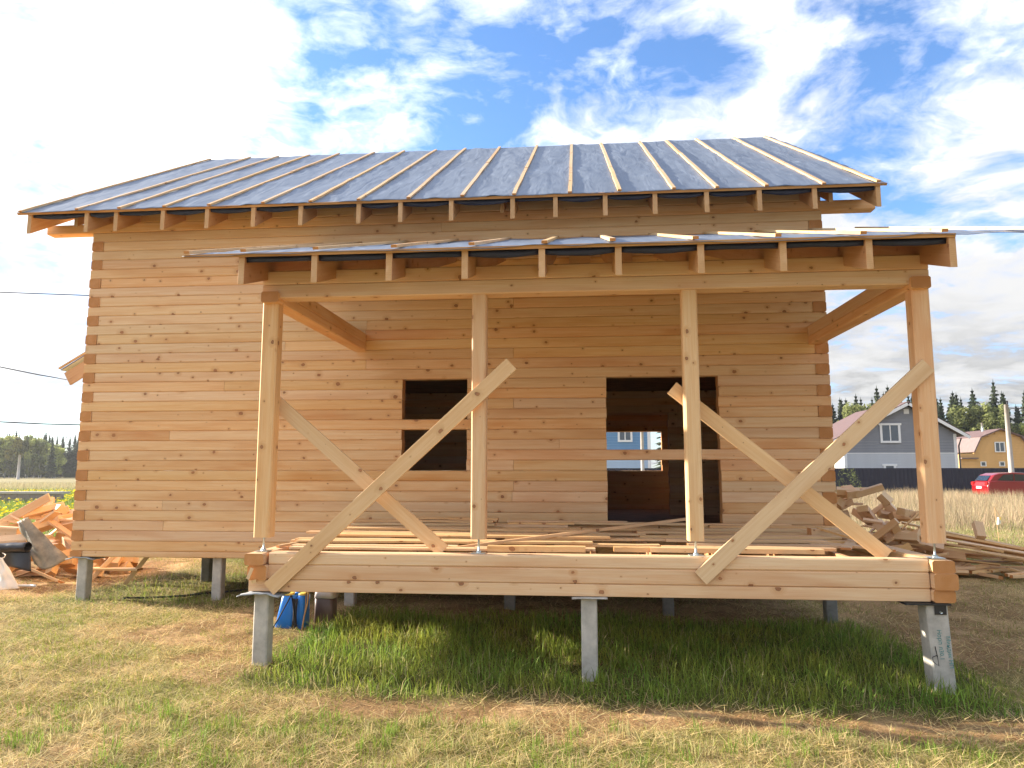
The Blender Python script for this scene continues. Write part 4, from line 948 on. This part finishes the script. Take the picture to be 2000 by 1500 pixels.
poly_prism("gable", [(.5, 5.6), (8.45, 5.6), (4.5, 7.5)], 47.0, 47.2, "house_blue", bh)

fn = empty("metal_fence", (16, 41, -.45), "long dark navy sheet metal fence in front of the houses", "fence")
FX0, NP = 2.0, 19
v = []; f = []; nr = 16
for i in range(nr + 1):
    x = 2.0 * i / nr; yv = .02 * (1 if i % 2 else -1)
    for zz in (0, 1.78): v += [(x, yv, zz), (x, yv + .006, zz)]
for i in range(nr):
    a = i * 4; b2 = a + 4; f += [(a, b2, b2 + 2, a + 2), (a + 1, a + 3, b2 + 3, b2 + 1), (a + 2, b2 + 2, b2 + 3, a + 3)]
pm_ = mesh("panel", v, f)
for i in range(NP):
    link("panel", pm_, "fence_navy", fn, Matrix.Translation((FX0 + i * 2.0, 41 + (.01 if i % 2 else 0), -.45)))
    link("post", prism_mesh(1.75, .06, .06), "fence_navy" if not prism_mesh(1.75, .06, .06).materials else None, fn, frame((FX0 + i * 2.0, 41.06, -.45), (0, 0, 1)))

# ------------------------------------------------------------------ power poles and lines
def pole(x, y, g, top, r0, r1, label, arms=True):
    e = empty("power_pole", (x, y, g), label, "pole")
    tube("shaft", [(x, y, g - .2), (x, y, (g + top) / 2), (x, y, top)], [r0, (r0 + r1) / 2, r1], "slab_pale", e, 8)
    if arms:
        tube("insulator", [(x + .02, y - .1, top + .02), (x + .02, y - .1, top + .22)], .05, "cable", e)
        tube("crossarm", [(x - .1, y, top - .2), (x + .9, y, top - .25)], .03, "cable", e)
    return e
pole(29.15, 39.0, -.45, 5.15, .17, .12, "pale concrete power pole standing behind the red car")
pole(7.25, 38.5, -.45, 4.9, .12, .09, "slim pale pole in front of the blue house, seen through the doorway", False)
pole(-118, 140, -.75, 4.6, .30, .22, "distant pale pole at the forest edge on the far left", False)
def line(pts, r, label): tag(tube("power_line", pts, r, "cable", None, 5), label, "cable", "overhead cables left of the cabin")
line([(-13.5, 8.4, 5.55), (-9.9, 8, 5.23), (-7.8, 8, 5.11), (-4.5, 8, 4.95)], .012, "thin overhead cable high up left of the cabin, the highest of three")
line([(-16, 12, 4.7), (-13.2, 12, 4.12), (-12.0, 12, 3.88), (-11.3, 12.2, 3.76)], .015, "overhead cable running to the small roof left of the cabin, middle of three")
line([(-34, 30.4, 4.10), (-28.57, 30, 3.85), (-26, 30, 3.72), (-24, 30, 3.66), (-18, 30, 3.6)], .035, "lowest and thickest overhead cable, just above the far forest on the left")

# ------------------------------------------------------------------ red car
car = empty("red_hatchback", (27.3, 36.0, -.42), "red hatchback car parked in the tall grass before the navy fence", "car")
CX, CY, CG = 25.65, 36.0, -.44
low = [(0.02, .45), (.06, .30), (.30, .24), (3.9, .22), (4.18, .30), (4.22, .52), (4.15, .70), (3.9, .84), (3.0, .98), (2.55, 1.02), (.50, 1.05), (.10, 1.00), (.03, .75)]
def carloft(name, prof, ytab, mat):
    """side profile (x, z), lofted across y with insets"""
    n = len(prof); cxm = sum(p[0] for p in prof) / n; czm = sum(p[1] for p in prof) / n; v = []; f = []
    for i, (yy, s) in enumerate(ytab):
        v += [(CX + cxm + (px_ - cxm) * s, CY + yy, CG + czm + (pz_ - czm) * s) for px_, pz_ in prof]
        if i: f += [((i - 1) * n + k, (i - 1) * n + (k + 1) % n, i * n + (k + 1) % n, i * n + k) for k in range(n)]
    f.append(tuple(range(n))[::-1]); f.append(tuple((len(ytab) - 1) * n + k for k in range(n)))
    me = mesh(name, v, f, False); bm = bmesh.new(); bm.from_mesh(me); bmesh.ops.recalc_face_normals(bm, faces=bm.faces); bmesh.ops.bevel(bm, geom=bm.edges[:], offset=.015, segments=1, affect='EDGES'); bm.to_mesh(me); bm.free()
    return link(name, me, mat, car)
carloft("body", low, [(-.86, .965), (-.80, .995), (-.4, 1.0), (.4, 1.0), (.80, .995), (.86, .965)], "car_paint")
carloft("cabin_top", [(.14, 1.0), (.42, 1.36), (.75, 1.47), (1.6, 1.52), (2.3, 1.47), (2.75, 1.26), (3.15, .99)], [(-.72, .93), (-.62, 1.0), (.62, 1.0), (.72, .93)], "car_paint")
def cq(name, pts, mat):
    v = [(CX + a, CY + yy, CG + b2) for a, yy, b2 in pts] + [(CX + a, CY + yy - .012, CG + b2) for a, yy, b2 in pts]; n = len(pts)
    link(name, mesh(name, v, [tuple(range(n)), tuple(range(2 * n - 1, n - 1, -1))] + [(k, (k + 1) % n, (k + 1) % n + n, k + n) for k in range(n)]), mat, car)
cq("side_window", [(.62, -.745, 1.08), (1.45, -.745, 1.06), (1.45, -.745, 1.42), (.95, -.745, 1.38)], "car_glass"); cq("side_window", [(1.52, -.745, 1.06), (2.75, -.745, 1.04), (2.35, -.745, 1.36), (1.52, -.745, 1.42)], "car_glass")
link("rear_window", mesh("rw", [(CX + .12, CY - .6, CG + 1.06), (CX + .12, CY + .6, CG + 1.06), (CX + .36, CY + .55, CG + 1.34), (CX + .36, CY - .55, CG + 1.34), (CX + .15, CY - .6, CG + 1.06), (CX + .15, CY + .6, CG + 1.06), (CX + .39, CY + .55, CG + 1.34), (CX + .39, CY - .55, CG + 1.34)], [(0, 1, 2, 3), (7, 6, 5, 4), (0, 4, 5, 1), (1, 5, 6, 2), (2, 6, 7, 3), (3, 7, 4, 0)]), "car_glass", car)
for yy in (-.80, .58): box("tail_light", (CX + .03, CY + yy, CG + .80), (CX + .14, CY + yy + .24, CG + .98), "tail_red", car)
box("number_plate", (CX + .0, CY - .26, CG + .62), (CX + .018, CY + .26, CG + .74), "white_paint", car)
for xx in (.78, 3.42):
    for yy in (-.80, .62):
        wv = tube("wheel", [(CX + xx, CY + yy, CG + .31), (CX + xx, CY + yy + .18, CG + .31)], .31, "black_rubber", car, 20)
        if yy < 0:
            hb = link("rim", tube_mesh([(CX + xx, CY + yy - .012, CG + .31), (CX + xx, CY + yy + .01, CG + .31)], .20, 14), "zinc", None); hb.parent = wv; hb.matrix_basis = wv.matrix_basis.inverted() @ Matrix.Translation(-Vector(car.location))

# ------------------------------------------------------------------ block foundation on the left
bwl = empty("block_wall", (-29, 34, -.75), "low grey block wall with a pale slab on top in the left meadow", "wall")
for r in range(2):
    for i in range(19):
        box("block", (-35.6 + i * .41 + .2 * r, 34.0 - .01 * (i % 2), -.80 + r * .29), (-35.6 + i * .41 + .2 * r + .395, 34.2, -.80 + r * .29 + .28), "block_grey", bwl)
box("slab", (-35.8, 33.9, -.215), (-27.75, 34.9, -.10), "slab_pale", bwl)

# ------------------------------------------------------------------ trees
def tri_mesh(name, T, C_, mat):
    T = np.asarray(T, float).reshape(-1, 3); n = len(T) // 3
    m = bpy.data.meshes.new(name); build_mesh(m, T, np.arange(n * 3).reshape(n, 3), np.repeat(np.asarray(C_, float), 3, 0)); m.materials.append(MATS[mat]); return m
def spruce_tris(H, R0, rg, whorls=22, per=9, simple=False):
    T = []; C_ = []
    for w_ in range(whorls):
        t = w_ / (whorls - 1); z = H * (.10 + .88 * t); r = R0 * (1 - t) ** .85 * rg.uniform(.8, 1.15) + .05
        for k in range(per if not simple else 5):
            a = rg.uniform(0, 2 * PI); rr = r * rg.uniform(.65, 1.1); dx_, dy_ = math.cos(a), math.sin(a); sx, sy = -dy_, dx_
            droop = rr * rg.uniform(.15, .5); col = np.array([0.045, 0.062, 0.030]) * rg.uniform(.6, 1.7)
            ns = 1 if simple else 4
            for j in range(ns):
                f0, f1 = j / ns, (j + 1) / ns
                wv = (rr * .32 + .08) * (1 - f0 * .75)
                p0 = np.array([dx_ * rr * f0 * .9, dy_ * rr * f0 * .9, z - droop * f0]); p1 = np.array([dx_ * rr * min(1, f1 + .15), dy_ * rr * min(1, f1 + .15), z - droop * f1 - .05])
                for sgn in (-1, 1):
                    q_ = p0 + np.array([sx, sy, 0]) * wv * sgn + np.array([0, 0, -rg.uniform(.1, .45) * wv - .1 * H / 12])
                    T += [p0, p1, q_]; C_.append(col * rg.uniform(.7, 1.3))
            if not simple:
                for j in range(2):
                    f0 = rg.uniform(.2, .9); p0 = np.array([dx_ * rr * f0, dy_ * rr * f0, z - droop * f0]); T += [p0 + [sx * .2, sy * .2, 0], p0 - [sx * .2, sy * .2, 0], p0 + [0, 0, -rg.uniform(.25, .6)]]; C_.append(col * .8)
    top = np.array([0, 0, H * 1.02])
    T += [top, np.array([.12, 0, H * .93]), np.array([-.12, 0, H * .93])]; C_.append(np.array([0.03, 0.05, 0.02])); T += [top, np.array([0, .12, H * .93]), np.array([0, -.12, H * .93])]; C_.append(np.array([0.03, 0.05, 0.02]))
    return T, C_
def leafy_tris(H, R0, rg, n=6500, hue=None, low=.25):
    cs = []
    for i in range(46):
        t = rg.uniform(low, .97); rr = R0 * math.sin(PI * min(1, (t - low) / (1 - low) * .82 + .16)) ** .8; a = rg.uniform(0, 2 * PI); q_ = rg.uniform(.2, .95)
        cs.append((np.array([math.cos(a) * rr * q_, math.sin(a) * rr * q_, H * t]), rg.uniform(.35, 1.0) * R0 * .34, rg.uniform(.55, 1.5)))
    T = []; C_ = []
    for i in range(n):
        c, r, br = cs[rg.integers(len(cs))]; d_ = rg.normal(0, 1, 3); d_ /= np.linalg.norm(d_); p = c + d_ * r * rg.uniform(.4, 1) ** .5 * np.array([1, 1, 1.25])
        s = rg.uniform(.16, .36) * H / 10; u = rg.normal(0, 1, 3); u /= np.linalg.norm(u); v_ = np.cross(u, d_); v_ /= np.linalg.norm(v_) + 1e-6
        T += [p, p + u * s, p + v_ * s]; C_.append(hue * br * rg.uniform(.7, 1.3))
    return T, C_
TREES = {}
def make_tree(kind, vi):
    rg = np.random.default_rng(100 + vi * 7 + (0 if kind == 'spruce' else 50))
    if kind == 'spruce':
        T, C_ = spruce_tris(12, [2.9, 2.4, 3.3][vi % 3], rg, 26, 13); crown = tri_mesh("crown", T, C_, "needle"); trunk = tube_mesh([(0, 0, -.3), (0, 0, 6), (0, 0, 11.6)], [.16, .10, .02], 6)
    else:
        hue = [np.array([0.40, 0.42, 0.13]), np.array([0.22, 0.24, 0.085]), np.array([0.38, 0.34, 0.10])][vi % 3]
        T, C_ = leafy_tris(10, [3.0, 2.7, 2.8][vi % 3], rg, hue=hue, low=.18); crown = tri_mesh("crown", T, C_, "leaf")
        parts = [tube_mesh([(0, 0, -.3), (.1, 0, 4), (0, .1, 9.2)], [.15, .10, .02], 6)] + [tube_mesh([(.05, 0, 2.8 + j), (math.cos(j * 2.1) * 1.2, math.sin(j * 2.1) * 1.2, 5 + j)], [.06, .015], 5) for j in range(4)]
        bm = bmesh.new()
        for p_ in parts: bm.from_mesh(p_)
        trunk = bpy.data.meshes.new("trunk"); bm.to_mesh(trunk); bm.free()
    return crown, trunk
def tree(kind, vi, x, y, H, label, group):
    key = (kind, vi)
    if key not in TREES: TREES[key] = make_tree(kind, vi)
    crown, trunk = TREES[key]; g = -.7 if y > 60 else g1(x, y)
    e = empty("spruce_tree" if kind == 'spruce' else "birch_tree", (x, y, g), label, "tree", group)
    s = H / (12 if kind == 'spruce' else 10); ws = s * random.uniform(.85, 1.15)
    e.rotation_euler.z = 0
    for nm, me, mt in (("crown", crown, None), ("trunk", trunk, "bark" if kind == 'spruce' else "birch_bark")):
        o = bpy.data.objects.new(nm, me); COL.objects.link(o)
        if mt and not me.materials: me.materials.append(MATS[mt])
        o.parent = e; o.scale = (ws, ws, s); o.rotation_euler.z = random.uniform(0, 6) if nm == "crown" else 0
R2 = random.Random(3)
def forest_right():
    for nb, (x, H) in enumerate(sorted(((44.5, 12.2), (47.0, 13.2), (48.8, 13.4), (51, 11.5), (53.6, 12.4), (57.5, 12.0), (60.6, 12.8), (63.6, 14.0), (66.2, 12.4), (68.3, 12.5), (71.0, 12.8), (73.5, 12.0), (76, 12.6), (55.5, 11.4)))):
        tree('spruce', R2.randrange(3), x, 103 + R2.uniform(-3, 3), H + .9, "tall pointed spruce right of the cabin, %s from the left in its row" % ORD[nb], "spruces in the right forest")
    for i in range(44): tree('spruce', R2.randrange(3), 41 + i * .85 + R2.uniform(-.6, .6), 114 + R2.uniform(-3, 4), R2.uniform(12.0, 14.8), "dark spruce standing in the second row of the right forest", "back row spruces in the right forest")
    for nb, (x, H, vi) in enumerate(sorted(((41.5, 11.4, 1), (45.4, 11.8, 1), (49, 11.6, 1), (43, 10.8, 1), (47.8, 11.2, 0), (44.5, 10.5, 1), (46.3, 11, 0), (50.2, 10.2, 1), (57.8, 11.3, 1), (60, 11.6, 1), (61.8, 11.2, 1), (65.2, 9.4, 0), (66.8, 8.6, 0), (69.5, 9.6, 0), (71.5, 8.8, 0), (73.8, 8.2, 0), (59, 6.5, 0), (68, 6.5, 1)))):
        tree('birch', vi, x, 99 + R2.uniform(-3, 3), H - .5, "leafy green tree before the right spruces, %s from the left" % ORD[nb], "leafy trees in the right forest")
def forest_left():
    for i in range(20):
        tree('spruce', R2.randrange(3), -158 + i * 1.5 + R2.uniform(-.4, .4), 182 + R2.uniform(-3, 3), R2.uniform(11.2, 13.0), "small dark spruce tip above the far left forest, %s from the left" % ORD[i], "spruces of the far left forest")
    for i in range(12):
        x = -150 + i * 2.0; y = 166 + R2.uniform(-2, 2); t = i / 11
        tree('birch', R2.choice((0, 0, 2, 1)) if t > .12 else 2, x, y, 8.6 + 2.2 * math.sin(PI * min(1, t * 1.1)) + R2.uniform(-.5, .5), "yellow-green leafy tree at the far left forest edge, %s from the left" % ORD[i], "leafy trees of the far left forest")
    for i in range(8): tree('birch', 1, -149 + i * 2.9, 163 + R2.uniform(-1, 1), R2.uniform(4.5, 6.5), "low dull green tree under the far left forest edge, %s from the left" % ORD[i], "low trees of the far left forest")
    for x, y, H, lb in ((-124.5, 158, 10.0, "dark narrow spruce against the cabin corner at the far left"), (-132, 158, 5.5, "young dark spruce among the birches on the far left"), (-147, 160, 7.5, "dark spruce at the far left picture side of the forest")):
        tree('spruce', 1, x, y, H, lb, None)
forest_right(); forest_left()
# far off wood joining both sides behind everything
rgf = np.random.default_rng(9); T = []; C_ = []
for i in range(700):
    x = -300 + i * .98 + rgf.uniform(-1, 1); y = 205 + rgf.uniform(-8, 8) - (60 if 20 < x < 150 else 0); H = rgf.uniform(10.5, 13.5)
    t_, c_ = spruce_tris(H, 3.2, rgf, 11, 5, True)
    T += [p + np.array([x, y, -.8]) for p in t_]; C_ += c_
tag(link("distant_forest", tri_mesh("distant_forest", T, C_, "needle"), None), "far dark spruce wood along the horizon", "forest", kind='stuff')
# shrub by the fence
T, C_ = leafy_tris(1.9, .7, np.random.default_rng(4), 500, np.array([0.16, 0.19, 0.07]), .05)
tag(link("shrub", tri_mesh("shrub", T, C_, "leaf"), None, None, Matrix.Translation((18.6, 36, -.5))), "pale green shrub at the fence beside the cabin's right corner", "shrub")

# ------------------------------------------------------------------ thin haze over the plain
hm = bpy.data.materials.new("haze"); hm.use_nodes = True; ht = NT(hm.node_tree); ht.n.clear()
ho = ht.node('ShaderNodeOutputMaterial'); hv = ht.node('ShaderNodeVolumePrincipled'); ht.l.new(hv.outputs[0], ho.inputs['Volume'])
hv.inputs['Color'].default_value = (0.95, 0.97, 1.0, 1); hv.inputs['Density'].default_value = 0.00026; hv.inputs['Anisotropy'].default_value = 0.3
MATS["haze"] = hm
zl = float(zf.min()) - 1.2
hz = box("haze", (-420, -60, zl), (420, 420, 17.5), "haze")
tag(hz, "thin pale haze over the plain toward the forest", "haze", kind='stuff')
